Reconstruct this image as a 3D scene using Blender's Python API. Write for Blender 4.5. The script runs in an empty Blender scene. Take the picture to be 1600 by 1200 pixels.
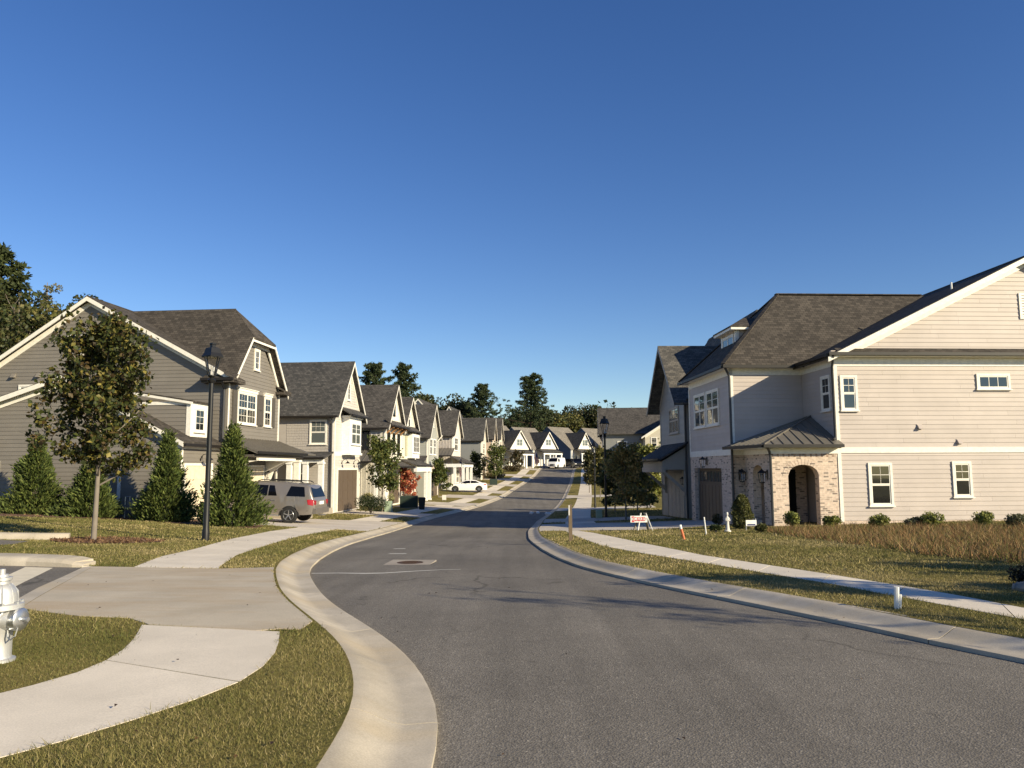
import bpy, bmesh, math, random
import numpy as np
from mathutils import Vector, Matrix, geometry
random.seed(7); RNG = np.random.default_rng(11)
SC = bpy.context.scene
COL = SC.collection
R = math.radians

# ------------------------------------------------------------------ camera, sky, sun, exposure
FPX, HZ, ROLL, CH = 1202.0, 732.0, R(.25), 1.6
PITCH = math.atan((HZ - 600) / FPX)
FW = np.array([0, math.cos(PITCH), math.sin(PITCH)])
_u0 = np.array([0, -math.sin(PITCH), math.cos(PITCH)]); _r0 = np.array([1., 0, 0])
RT = math.cos(ROLL) * _r0 - math.sin(ROLL) * _u0
UP = math.sin(ROLL) * _r0 + math.cos(ROLL) * _u0
CAM = np.array([0, 0, CH])
cd = bpy.data.cameras.new('camera'); cam = bpy.data.objects.new('camera', cd); COL.objects.link(cam)
cd.sensor_width = 36; cd.lens = 36 * FPX / 1600; cd.clip_end = 3000; cd.clip_start = .05
cam.matrix_world = Matrix(((RT[0], UP[0], -FW[0], 0), (RT[1], UP[1], -FW[1], 0), (RT[2], UP[2], -FW[2], CH), (0, 0, 0, 1)))
SC.camera = cam
SUN_AZ, SUN_EL = R(54.6), R(22.5)          # azimuth measured from straight behind the camera towards its right
SDIR = Vector((math.sin(SUN_AZ) * math.cos(SUN_EL), -math.cos(SUN_AZ) * math.cos(SUN_EL), math.sin(SUN_EL)))
W = bpy.data.worlds.new('World'); SC.world = W; W.use_nodes = True
nt = W.node_tree
sky = nt.nodes.new('ShaderNodeTexSky'); sky.sky_type = 'NISHITA'; sky.sun_disc = False
sky.sun_elevation = SUN_EL; sky.sun_rotation = math.atan2(SDIR.x, SDIR.y)
sky.altitude = 300; sky.air_density = 1.0; sky.dust_density = .05; sky.ozone_density = 2.6
bg = nt.nodes['Background']; bg.inputs['Strength'].default_value = .087
hs = nt.nodes.new('ShaderNodeHueSaturation'); hs.inputs['Saturation'].default_value = 1.24; hs.inputs['Hue'].default_value = .514
nt.links.new(sky.outputs[0], hs.inputs['Color']); nt.links.new(hs.outputs[0], bg.inputs['Color'])
sl = bpy.data.lights.new('sun', 'SUN'); sl.energy = 5.0; sl.angle = R(.53); sl.color = (1, .865, .60)
so = bpy.data.objects.new('sun', sl); COL.objects.link(so); so.rotation_euler = SDIR.to_track_quat('Z', 'Y').to_euler(); so.location = (30, -20, 40)
SC.view_settings.view_transform = 'Standard'; SC.view_settings.look = 'None'
SC.view_settings.exposure = .62; SC.view_settings.gamma = 1; SC.view_settings.use_curve_mapping = False

# ------------------------------------------------------------------ terrain
GY = [-40, 0, 8, 12, 20, 28, 36, 45, 60, 70, 85, 100, 130, 155, 180, 230, 320, 900]
GZ = [0, 0, 0, -.12, -.42, -.83, -1.2, -1.5, -1.82, -1.88, -1.65, -1.15, .05, 1.6, 2.3, 3.0, 4.0, 6]
def _gslope(k):
    if k <= 0 or k >= len(GY) - 1: return 0.
    a = (GZ[k] - GZ[k-1]) / (GY[k] - GY[k-1]); b = (GZ[k+1] - GZ[k]) / (GY[k+1] - GY[k])
    return 0. if a * b <= 0 else 2 * a * b / (a + b)
def _gex(y):
    i = max(0, min(len(GY) - 2, int(np.searchsorted(GY, y)) - 1))
    h = GY[i+1] - GY[i]; t = (y - GY[i]) / h
    return GZ[i]*(1+2*t)*(1-t)**2 + GZ[i+1]*t*t*(3-2*t) + h*(_gslope(i)*t*(1-t)**2 - _gslope(i+1)*t*t*(1-t))
_GT = np.concatenate([np.arange(-40, 200, .25), np.arange(200, 901, 5.)]); _GV = np.array([_gex(y) for y in _GT])
def g(y): return np.interp(y, _GT, _GV)
# asphalt edges (x, y) of the street, nearest first
EL = [(-.9, -40), (-.6, -8), (-.45, 2), (-.44, 4.5), (-.47, 5.2), (-.54, 5.55), (-.67, 6.12), (-.84, 6.68), (-1.07, 7.27), (-1.37, 7.9), (-1.78, 8.71), (-2.11, 9.42), (-2.52, 10.45), (-3.05, 12.04), (-3.45, 13.31), (-3.8, 14.76), (-4.13, 16.78), (-4.44, 19.33), (-4.87, 23.8), (-5.2, 29.5), (-5.42, 36), (-5.5, 42), (-5.35, 50), (-4.85, 58), (-3.75, 67), (-2.5, 76), (-1.12, 86), (.81, 105.4), (2.9, 124), (4.55, 139.7), (5.8, 154), (8.5, 167), (14, 182), (30, 200), (62, 215), (150, 230), (400, 260)]
ER = [(26, -40), (9.3, -5), (7, 0), (5.5, 4), (4.3, 6.7), (4.07, 6.98), (3.87, 7.39), (3.65, 7.88), (3.39, 8.39), (3.0, 9.27), (2.54, 10.48), (2.27, 11.25), (1.97, 12.2), (1.61, 13.31), (1.26, 14.65), (.95, 16.85), (.68, 20.3), (.53, 26), (.68, 35), (1.45, 47), (2.6, 58.5), (3.45, 66.5), (4.9, 80), (7.02, 101), (8.61, 117), (11.0, 143), (12.2, 154), (15.5, 164), (22, 174), (38, 188), (66, 203), (150, 218), (400, 247)]
def smooth_edge(E):
    E = np.array(E, float); ys = np.arange(-40, 255, .25); xs = np.interp(ys, E[:, 1], E[:, 0])
    out = xs.copy()
    for i, y in enumerate(ys):
        w = 1.2 if y < 20 else (4 if y < 60 else 6)
        k = int(w / .25); a, b = max(0, i-k), min(len(xs), i+k+1); ww = np.exp(-((np.arange(a, b)-i)/(k*.5))**2)
        out[i] = (xs[a:b]*ww).sum()/ww.sum()
    return ys, out
_LY, _LX = smooth_edge(EL); _RY, _RX = smooth_edge(ER)
CW, CWR = .58, .46                                  # curb and gutter width
def _off(ys, xs, s):
    P = np.stack([xs, ys], 1); T = np.gradient(P, axis=0); T /= np.linalg.norm(T, axis=1)[:, None]
    N = np.stack([-T[:, 1], T[:, 0]], 1) * s
    Q = P + N * (CW if s > 0 else CWR)
    o = np.argsort(Q[:, 1]); return Q[o, 1], Q[o, 0]
_LBY, _LBX = _off(_LY, _LX, 1); _RBY, _RBX = _off(_RY, _RX, -1)
def xL(y): return np.interp(y, _LY, _LX)
def xR(y): return np.interp(y, _RY, _RX)
def xLb(y): return np.interp(y, _LBY, _LBX)
def xRb(y): return np.interp(y, _RBY, _RBX)
KLY, KLV = [-40, 13, 27, 60, 110, 900], [.006, .012, .055, .05, .03, .02]
KRY, KRV = [-40, 12, 24, 38, 60, 110, 900], [.005, .01, .016, .03, .03, .02, .02]
CURB, CURBR = .11, .075
def T(x, y):
    x = np.asarray(x, float); y = np.asarray(y, float)
    dl = xLb(y) - x; dr = x - xRb(y); gz = g(y)
    zl = gz + CURB + np.interp(y, KLY, KLV) * np.clip(dl, 0, 16)
    zr = gz + CURBR + np.interp(y, KRY, KRV) * np.clip(dr, 0, 16)
    return np.where(dl > -1e-6, zl, np.where(dr > -1e-6, zr, gz))
def Tz(x, y): return float(T(x, y))
def ray(u, v): return FW + RT * (u - 800) / FPX - UP * (v - 600) / FPX
def G(u, v, off=0.):
    """the point of the ground that shows at a place in the photograph (a quick survey of the plan)"""
    d = ray(u, v); ts = np.concatenate([np.arange(2, 60, .1), np.arange(60, 400, .5)])
    P = CAM + d[None, :] * ts[:, None]; h = P[:, 2] - T(P[:, 0], P[:, 1]) - off
    k = int(np.argmax(h < 0)); lo, hi = ts[k-1], ts[k]
    for _ in range(16):
        m = (lo + hi) / 2; p = CAM + d * m
        if p[2] - Tz(p[0], p[1]) - off < 0: hi = m
        else: lo = m
    p = CAM + d * hi; return Vector(p)
def AT(u, v, Y):
    d = ray(u, v); return Vector(CAM + d * (Y / d[1]))

# ------------------------------------------------------------------ materials
MATS = {}
def N(nt, t, **kw):
    n = nt.nodes.new('ShaderNode' + t)
    for k, v in kw.items(): setattr(n, k, v)
    return n
def base_mat(name, col, rough=.7, metal=0., spec=.4):
    m = bpy.data.materials.new(name); m.use_nodes = True; MATS[name] = m
    b = m.node_tree.nodes['Principled BSDF']
    b.inputs['Base Color'].default_value = (*col, 1); b.inputs['Roughness'].default_value = rough; b.inputs['Metallic'].default_value = metal
    b.inputs['Specular IOR Level'].default_value = spec
    return m, m.node_tree, b
def ramp(nt, fac, stops):
    r = N(nt, 'ValToRGB'); els = r.color_ramp.elements
    while len(els) < len(stops): els.new(.5)
    for e, (p, c) in zip(els, stops): e.position = p; e.color = (*c, 1)
    nt.links.new(fac, r.inputs[0]); return r.outputs[0]
def mix(nt, fac, a, b, mode='MIX'):
    m = N(nt, 'Mix', data_type='RGBA', blend_type=mode)
    for s, v in ((0, fac), (6, a), (7, b)):
        if hasattr(v, 'is_linked') or hasattr(v, 'links'): nt.links.new(v, m.inputs[s])
        else: m.inputs[s].default_value = v if s == 0 else (*v, 1)
    return m.outputs[2]
def noise(nt, co, scale, detail=3, rough=.6):
    n = N(nt, 'TexNoise'); n.inputs['Scale'].default_value = scale; n.inputs['Detail'].default_value = detail; n.inputs['Roughness'].default_value = rough
    if co is not None: nt.links.new(co, n.inputs['Vector'])
    return n.outputs[0]
def geo_pos(nt): return N(nt, 'NewGeometry').outputs['Position']
def uvco(nt): return N(nt, 'UVMap').outputs[0]
def bump(nt, b, h, strength, dist):
    n = N(nt, 'Bump'); n.inputs['Strength'].default_value = strength; n.inputs['Distance'].default_value = dist
    nt.links.new(h, n.inputs['Height']); nt.links.new(n.outputs[0], b.inputs['Normal'])
def painted(name, col, rough=.55, var=.06, dirt=.0):
    m, nt, b = base_mat(name, col, rough)
    p = geo_pos(nt); f = noise(nt, p, 1.3, 5)
    lo = tuple(c * (1 - var) for c in col); hi = tuple(min(1, c * (1 + var)) for c in col)
    c = ramp(nt, f, [(.3, lo), (.7, hi)])
    info = N(nt, 'ObjectInfo'); mm = N(nt, 'MapRange'); nt.links.new(info.outputs['Random'], mm.inputs[0]); mm.inputs[3].default_value = 1 - var * .8; mm.inputs[4].default_value = 1 + var * .5
    vm = N(nt, 'VectorMath', operation='SCALE'); nt.links.new(c, vm.inputs[0]); nt.links.new(mm.outputs[0], vm.inputs['Scale'])
    nt.links.new(vm.outputs[0], b.inputs['Base Color'])
    bump(nt, b, noise(nt, p, 45, 3), .12, .004)
    return m
def plain(name, col, rough=.6, metal=0., spec=.4):
    m, nt, b = base_mat(name, col, rough, metal, spec)
    p = geo_pos(nt); f = noise(nt, p, 7, 4)
    nt.links.new(ramp(nt, f, [(.25, tuple(c*.86 for c in col)), (.75, tuple(min(1, c*1.1) for c in col))]), b.inputs['Base Color'])
    return m
def shingle(name, cols):
    m, nt, b = base_mat(name, cols[1], .92, spec=.2)
    uv = uvco(nt)
    br = N(nt, 'TexBrick'); br.offset = .5; br.inputs['Scale'].default_value = 1; br.inputs['Brick Width'].default_value = .22; br.inputs['Row Height'].default_value = .145
    br.inputs['Mortar Size'].default_value = .009; br.inputs['Mortar Smooth'].default_value = .3; br.inputs['Bias'].default_value = -.1
    br.inputs['Color1'].default_value = (*cols[0], 1); br.inputs['Color2'].default_value = (*cols[2], 1); br.inputs['Mortar'].default_value = (*[c*.45 for c in cols[0]], 1)
    # ragged laminated tabs: wobble the coordinate a little
    ns = N(nt, 'TexNoise'); ns.inputs['Scale'].default_value = 3; nt.links.new(uv, ns.inputs['Vector'])
    va = N(nt, 'VectorMath', operation='SCALE'); nt.links.new(ns.outputs[1], va.inputs[0]); va.inputs['Scale'].default_value = .05
    vb = N(nt, 'VectorMath', operation='ADD'); nt.links.new(uv, vb.inputs[0]); nt.links.new(va.outputs[0], vb.inputs[1]); nt.links.new(vb.outputs[0], br.inputs['Vector'])
    big = ramp(nt, noise(nt, uv, .5, 4), [(.3, (.82, .82, .82)), (.7, (1.15, 1.14, 1.12))])
    gr = ramp(nt, noise(nt, uv, 60, 2), [(.3, (.75, .75, .75)), (.7, (1.25, 1.25, 1.25))])
    c = mix(nt, 1., br.outputs[0], big, 'MULTIPLY'); c = mix(nt, 1., c, gr, 'MULTIPLY')
    nt.links.new(c, b.inputs['Base Color']); bump(nt, b, br.outputs[1], -.8, .012)
    return m
def brickmat(name, c1, c2, c3, mort):
    m, nt, b = base_mat(name, c1, .85, spec=.25)
    uv = uvco(nt)
    br = N(nt, 'TexBrick'); br.inputs['Scale'].default_value = 1; br.inputs['Brick Width'].default_value = .21; br.inputs['Row Height'].default_value = .072; br.inputs['Mortar Size'].default_value = .008; br.inputs['Mortar Smooth'].default_value = .2
    br.inputs['Color1'].default_value = (0, 0, 0, 1); br.inputs['Color2'].default_value = (1, 1, 1, 1); br.inputs['Mortar'].default_value = (.5, .5, .5, 1); br.inputs['Bias'].default_value = 0
    nt.links.new(uv, br.inputs['Vector'])
    c = ramp(nt, br.outputs[0], [(0, c2), (.09, c1), (.45, tuple(x*1.06 for x in c1)), (.8, tuple(x*.9 for x in c1)), (.9, c3)])
    c = mix(nt, br.outputs[1], c, mort)
    c = mix(nt, 1., c, ramp(nt, noise(nt, uv, 9, 3), [(.3, (.8, .8, .8)), (.7, (1.15, 1.15, 1.15))]), 'MULTIPLY')
    nt.links.new(c, b.inputs['Base Color']); bump(nt, b, br.outputs[1], -.7, .01)
    return m
def attr_mat(name, rough=.6, trans=.25, spec=.3):
    """leaf-like: colour from the 'tint' attribute, a little light passing through"""
    m = bpy.data.materials.new(name); m.use_nodes = True; MATS[name] = m; nt = m.node_tree
    b = nt.nodes['Principled BSDF']; a = N(nt, 'Attribute'); a.attribute_name = 'tint'
    nt.links.new(a.outputs[0], b.inputs['Base Color']); b.inputs['Roughness'].default_value = rough; b.inputs['Specular IOR Level'].default_value = spec
    if trans:
        t = N(nt, 'BsdfTranslucent'); nt.links.new(a.outputs[0], t.inputs[0]); ms = N(nt, 'MixShader'); ms.inputs[0].default_value = trans
        nt.links.new(b.outputs[0], ms.inputs[1]); nt.links.new(t.outputs[0], ms.inputs[2]); nt.links.new(ms.outputs[0], nt.nodes['Material Output'].inputs[0])
    return m
def concrete(name, col, stain=None, scale=1., tone=.12):
    m, nt, b = base_mat(name, col, .9, spec=.2); p = geo_pos(nt)
    c = ramp(nt, noise(nt, p, 1.1 * scale, 6, .65), [(.3, tuple(x*(1-tone) for x in col)), (.7, tuple(min(1, x*(1+tone)) for x in col))])
    if stain:
        mp = N(nt, 'Mapping'); mp.inputs['Scale'].default_value = (.35, 1.2, 1); nt.links.new(p, mp.inputs[0])
        s = ramp(nt, noise(nt, mp.outputs[0], .8, 5, .7), [(.46, (0, 0, 0)), (.72, (1, 1, 1))]); c = mix(nt, s, c, stain)
    c = mix(nt, 1., c, ramp(nt, noise(nt, p, 90, 2), [(.3, (.88, .88, .88)), (.7, (1.1, 1.1, 1.1))]), 'MULTIPLY')
    info = N(nt, 'ObjectInfo'); mm = N(nt, 'MapRange'); nt.links.new(info.outputs['Random'], mm.inputs[0]); mm.inputs[3].default_value = .94; mm.inputs[4].default_value = 1.05
    vm = N(nt, 'VectorMath', operation='SCALE'); nt.links.new(c, vm.inputs[0]); nt.links.new(mm.outputs[0], vm.inputs['Scale']); nt.links.new(vm.outputs[0], b.inputs['Base Color'])
    mb_ = N(nt, 'Mapping'); mb_.inputs['Rotation'].default_value = (0, 0, R(25)); mb_.inputs['Scale'].default_value = (3, 130, 1); nt.links.new(p, mb_.inputs[0])
    bump(nt, b, noise(nt, mb_.outputs[0], 1, 3), .3, .005); return m
concrete('walk', (.69, .615, .505)); concrete('drive', (.55, .495, .43), stain=(.43, .365, .29))
concrete('apron', (.51, .445, .345), stain=(.45, .345, .225)); concrete('curbc', (.45, .40, .325), stain=(.47, .39, .275), tone=.25)
concrete('pad', (.33, .29, .245))
def asphalt():
    m, nt, b = base_mat('asphalt', (.1, .095, .09), .9, spec=.3); p = geo_pos(nt)
    v = N(nt, 'TexVoronoi'); v.inputs['Scale'].default_value = 75; nt.links.new(p, v.inputs['Vector'])
    st = ramp(nt, v.outputs['Color'], [(.10, (.125, .114, .098)), (.5, (.178, .161, .138)), (.85, (.22, .20, .172)), (.97, (.33, .30, .26))])
    big = ramp(nt, noise(nt, p, .35, 6, .65), [(.3, (.78, .77, .76)), (.7, (1.16, 1.15, 1.13))])
    mp = N(nt, 'Mapping'); mp.inputs['Rotation'].default_value = (0, 0, R(8)); mp.inputs['Scale'].default_value = (1.4, .06, 1); nt.links.new(p, mp.inputs[0])
    lane = ramp(nt, noise(nt, mp.outputs[0], 1.0, 4), [(.32, (.80, .80, .80)), (.68, (1.12, 1.12, 1.12))])
    c = mix(nt, 1., st, big, 'MULTIPLY'); c = mix(nt, 1., c, lane, 'MULTIPLY')
    # small dark oil spots and patches of fresh binder
    s = ramp(nt, noise(nt, p, 2.3, 3, .5), [(.66, (1, 1, 1)), (.74, (.72, .72, .72))]); c = mix(nt, 1., c, s, 'MULTIPLY')
    # a few hairline cracks and dark tyre-dragged streaks
    dn = N(nt, 'TexNoise'); dn.inputs['Scale'].default_value = 1.2; nt.links.new(p, dn.inputs['Vector'])
    ds = N(nt, 'VectorMath', operation='SCALE'); nt.links.new(dn.outputs[1], ds.inputs[0]); ds.inputs['Scale'].default_value = .9
    da = N(nt, 'VectorMath', operation='ADD'); nt.links.new(p, da.inputs[0]); nt.links.new(ds.outputs[0], da.inputs[1])
    vc = N(nt, 'TexVoronoi', feature='DISTANCE_TO_EDGE'); vc.inputs['Scale'].default_value = .22; nt.links.new(da.outputs[0], vc.inputs['Vector'])
    ck = ramp(nt, vc.outputs['Distance'], [(.0, (.55, .55, .55)), (.0035, (.62, .62, .62)), (.006, (1, 1, 1))]); gate = ramp(nt, noise(nt, p, .3, 2), [(.45, (0, 0, 0)), (.55, (1, 1, 1))])
    ck = mix(nt, gate, (1, 1, 1), ck); c = mix(nt, 1., c, ck, 'MULTIPLY')
    nt.links.new(c, b.inputs['Base Color']); bump(nt, b, v.outputs['Distance'], .45, .008)
asphalt()
def grassmat():
    m, nt, b = base_mat('lawn', (.1, .1, .04), .95, spec=.1); p = geo_pos(nt)
    c = ramp(nt, noise(nt, p, .45, 6, .7), [(.28, (.115, .112, .030)), (.45, (.185, .160, .050)), (.6, (.255, .205, .072)), (.76, (.33, .255, .105))])
    c2 = ramp(nt, noise(nt, p, 22, 4, .7), [(.3, (.6, .6, .6)), (.5, (1, 1, 1)), (.75, (1.35, 1.3, 1.2))])
    c = mix(nt, 1., c, c2, 'MULTIPLY')
    nt.links.new(c, b.inputs['Base Color']); bump(nt, b, noise(nt, p, 40, 4, .7), 1., .05)
grassmat()
plain('mulch', (.15, .085, .05), .95); plain('trim', (.80, .765, .69), .5); plain('white', (.82, .81, .78), .45)
plain('blackmetal', (.012, .012, .013), .42); plain('gutter', (.016, .013, .011), .5); plain('downspout', (.055, .056, .06), .45)
plain('timber', (.36, .19, .08), .7); plain('weatherwood', (.155, .115, .075), .9); plain('bark', (.20, .172, .145), .95); plain('pinebark', (.12, .085, .06), .95)
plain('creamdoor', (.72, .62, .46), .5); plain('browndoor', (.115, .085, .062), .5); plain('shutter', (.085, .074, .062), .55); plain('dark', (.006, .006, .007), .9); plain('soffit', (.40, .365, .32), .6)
plain('silver', (.56, .56, .555), .5, .6); plain('alum', (.55, .56, .57), .35, .9); plain('utilgreen', (.30, .38, .27), .6); plain('darkgreen', (.018, .032, .022), .6)
plain('red', (.52, .035, .05), .5); plain('orange', (.62, .16, .06), .55); plain('flagblue', (.03, .04, .14), .8); plain('flagred', (.42, .04, .05), .8); plain('flagwhite', (.72, .70, .68), .8)
plain('rubber', (.018, .018, .018), .8); plain('rust', (.075, .042, .028), .8, .3); plain('stone', (.25, .225, .195), .9); plain('plastic', (.78, .78, .75), .4); plain('stripe', (.74, .66, .50), .7)
plain('greymetal', (.17, .155, .135), .42, .25); plain('chalk', (.62, .60, .56), .9)
painted('sid_R1', (.46, .402, .37)); painted('sid_L1', (.198, .179, .156)); painted('sid_L2', (.56, .525, .485)); painted('shake_L2', (.385, .355, .33)); painted('sid_L3', (.80, .76, .68)); painted('sid_L4', (.74, .70, .57)); painted('sid_L5', (.36, .365, .335))
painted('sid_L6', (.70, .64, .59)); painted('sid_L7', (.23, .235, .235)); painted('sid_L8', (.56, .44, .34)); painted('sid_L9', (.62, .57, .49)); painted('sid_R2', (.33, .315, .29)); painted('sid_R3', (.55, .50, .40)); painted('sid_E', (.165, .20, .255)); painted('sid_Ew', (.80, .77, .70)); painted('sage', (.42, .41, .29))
shingle('sh_L1', [(.050, .044, .039), (.1, .085, .07), (.098, .085, .073)]); shingle('sh_char', [(.05, .05, .051), (.1, .095, .09), (.105, .10, .097)]); shingle('sh_brown', [(.056, .052, .050), (.1, .09, .08), (.112, .103, .096)])
shingle('sh_grey', [(.075, .073, .070), (.12, .11, .1), (.16, .148, .132)]); shingle('sh_pale', [(.17, .155, .135), (.2, .19, .17), (.27, .245, .215)])
brickmat('brick', (.585, .46, .375), (.33, .25, .205), (.22, .175, .15), (.62, .545, .46)); brickmat('brickdark', (.30, .19, .14), (.15, .085, .06), (.4, .27, .2), (.5, .43, .35))
attr_mat('leaf', .55, .28); attr_mat('needle', .7, .12); attr_mat('grassblade', .75, .2, .15)
def glassmat(name, col, rough=.03):
    m, nt, b = base_mat(name, col, rough, 0, .9); b.inputs['IOR'].default_value = 1.6
    p = geo_pos(nt); bump(nt, b, noise(nt, p, .9, 2), .04, .05)
glassmat('glass', (.012, .014, .016)); glassmat('glassgrey', (.10, .115, .115)); glassmat('carglass', (.004, .0045, .006), .03); MATS['carglass'].node_tree.nodes['Principled BSDF'].inputs['Specular IOR Level'].default_value = .22
def carpaint(name, col, metal=.5):
    m, nt, b = base_mat(name, col, .32, metal, .5); b.inputs['Coat Weight'].default_value = .7; b.inputs['Coat Roughness'].default_value = .05
carpaint('paint_taupe', (.235, .212, .188), .4); carpaint('paint_white', (.84, .83, .80), 0); carpaint('paint_black', (.012, .013, .016), .2); carpaint('paint_silver', (.42, .43, .45)); carpaint('taillight', (.36, .012, .016), 0)
def clearglass():
    m = bpy.data.materials.new('clearglass'); m.use_nodes = True; MATS['clearglass'] = m; nt = m.node_tree
    t = N(nt, 'BsdfTransparent'); gl = N(nt, 'BsdfGlossy'); gl.inputs['Roughness'].default_value = .05; ms = N(nt, 'MixShader'); ms.inputs[0].default_value = .08
    nt.links.new(t.outputs[0], ms.inputs[1]); nt.links.new(gl.outputs[0], ms.inputs[2]); nt.links.new(ms.outputs[0], nt.nodes['Material Output'].inputs[0])
clearglass()

# ------------------------------------------------------------------ mesh helpers
def link(o, parent=None):
    COL.objects.link(o)
    if parent is not None: o.parent = parent
    return o
def tag(o, label=None, cat=None, group=None, kind=None):
    for k, v in (('label', label), ('category', cat), ('group', group), ('kind', kind)):
        if v: o[k] = v
    return o
def empty(name, loc=(0, 0, 0), rz=0., **kw):
    o = bpy.data.objects.new(name, None); o.location = loc; o.rotation_euler = (0, 0, rz); o.empty_display_size = .2
    link(o); return tag(o, **kw)
def unit(v):
    v = np.asarray(v, float); return v / np.linalg.norm(v)
class Fr:
    """a wall plane: a runs along the wall, z is up, n points outwards"""
    def __init__(s, p0, A, Nn): s.p = np.array(p0, float); s.A = unit(A); s.N = unit(Nn)
    def pt(s, a, z, n=0.): return s.p + s.A * a + s.N * n + np.array([0, 0, z])
class MB:
    def __init__(s, dz=0.): s.v = []; s.f = []; s.m = []; s.dz = dz
    def add(s, vs, fs, mi=0):
        o = len(s.v); s.v += [(float(p[0]), float(p[1]), float(p[2]) + s.dz) for p in vs]; s.f += [tuple(i + o for i in f) for f in fs]; s.m += [mi] * len(fs); return s
    def hexa(s, p, mi=0):  # 8 points: bottom ring 0-3, top ring 4-7
        return s.add(p, [(0, 3, 2, 1), (4, 5, 6, 7), (0, 1, 5, 4), (1, 2, 6, 5), (2, 3, 7, 6), (3, 0, 4, 7)], mi)
    def box(s, x0, x1, y0, y1, z0, z1, mi=0):
        return s.hexa([(x0, y0, z0), (x1, y0, z0), (x1, y1, z0), (x0, y1, z0), (x0, y0, z1), (x1, y0, z1), (x1, y1, z1), (x0, y1, z1)], mi)
    def ext(s, fr, poly, n0, n1, mi=0):
        k = len(poly); vs = [fr.pt(a, z, n0) for a, z in poly] + [fr.pt(a, z, n1) for a, z in poly]
        fs = [tuple(range(k))[::-1], tuple(range(k, 2*k))] + [(i, (i+1) % k, k + (i+1) % k, k + i) for i in range(k)]
        return s.add(vs, fs, mi)
    def rect(s, fr, a0, a1, z0, z1, n0, n1, mi=0): return s.ext(fr, [(a0, z0), (a1, z0), (a1, z1), (a0, z1)], n0, n1, mi)
    def slab(s, quad, th, mi=0):  # quad of top points, thickness straight down
        q = [np.array(p, float) for p in quad]; k = len(q); d = np.array([0, 0, -th])
        vs = [p + d for p in q] + q
        return s.add(vs, [tuple(range(k))[::-1], tuple(range(k, 2*k))] + [(i, (i+1) % k, k + (i+1) % k, k + i) for i in range(k)], mi)
    def beam(s, p, q, w, h, mi=0, up=(0, 0, 1)):
        p, q = np.array(p, float), np.array(q, float); d = unit(q - p); u = np.array(up, float)
        r = np.cross(d, u)
        if np.linalg.norm(r) < 1e-4: r = np.array([1., 0, 0])
        r = unit(r); u = unit(np.cross(r, d)); r = r * w / 2; u = u * h / 2
        return s.hexa([p - r - u, p + r - u, p + r + u, p - r + u, q - r - u, q + r - u, q + r + u, q - r + u], mi)
    def tube(s, pts, rad, n=8, mi=0, cap=True):
        pts = [np.array(p, float) for p in pts]; rad = rad if hasattr(rad, '__len__') else [rad] * len(pts)
        vs = []; r0 = None
        for i, p in enumerate(pts):
            d = unit(pts[min(i+1, len(pts)-1)] - pts[max(i-1, 0)])
            if r0 is None: r0 = np.cross(d, [0, 0, 1.]) if abs(d[2]) < .95 else np.cross(d, [0, 1., 0])
            r0 = unit(r0 - d * np.dot(r0, d)); u = np.cross(d, r0)
            for j in range(n):
                a = 2 * math.pi * j / n; vs.append(p + (r0 * math.cos(a) + u * math.sin(a)) * rad[i])
        fs = [(i*n + j, i*n + (j+1) % n, (i+1)*n + (j+1) % n, (i+1)*n + j) for i in range(len(pts)-1) for j in range(n)]
        if cap: fs += [tuple(range(n))[::-1], tuple(range((len(pts)-1)*n, len(pts)*n))]
        return s.add(vs, fs, mi)
    def lathe(s, prof, n=20, o=(0, 0, 0), axis=(0, 0, 1), mi=0):
        ax = unit(axis); r = unit(np.cross(ax, [0, 1., 0]) if abs(ax[1]) < .9 else np.cross(ax, [1., 0, 0])); u = np.cross(ax, r); o = np.array(o, float)
        vs = [o + ax * z + (r * math.cos(2*math.pi*j/n) + u * math.sin(2*math.pi*j/n)) * max(rr, 1e-4) for rr, z in prof for j in range(n)]
        k = len(prof); fs = [(i*n + j, i*n + (j+1) % n, (i+1)*n + (j+1) % n, (i+1)*n + j) for i in range(k-1) for j in range(n)]
        fs += [tuple(range(n))[::-1], tuple(range((k-1)*n, k*n))]
        return s.add(vs, fs, mi)
    def build(s, name, mats, parent=None, smooth=False, label=None, kind=None):
        me = bpy.data.meshes.new(name); me.from_pydata(s.v, [], s.f)
        for m in (mats if isinstance(mats, (list, tuple)) else [mats]): me.materials.append(MATS[m])
        if len(s.f):
            me.polygons.foreach_set('material_index', s.m)
            bm = bmesh.new(); bm.from_mesh(me); bmesh.ops.recalc_face_normals(bm, faces=bm.faces); 
            uvl = bm.loops.layers.uv.new('UVMap')
            for f in bm.faces:
                n = f.normal; t = Vector((-n.y, n.x, 0))
                t = t.normalized() if t.length > 1e-3 else Vector((1, 0, 0)); b = n.cross(t)
                for l in f.loops: l[uvl].uv = (l.vert.co.dot(t), l.vert.co.dot(b))
            if smooth:
                for f in bm.faces: f.smooth = True
                for e in bm.edges:
                    if len(e.link_faces) == 2 and e.calc_face_angle(0) > R(38): e.smooth = False
            bm.to_mesh(me); bm.free()
        o = bpy.data.objects.new(name, me); link(o, parent); return tag(o, label=label, kind=kind)
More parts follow.
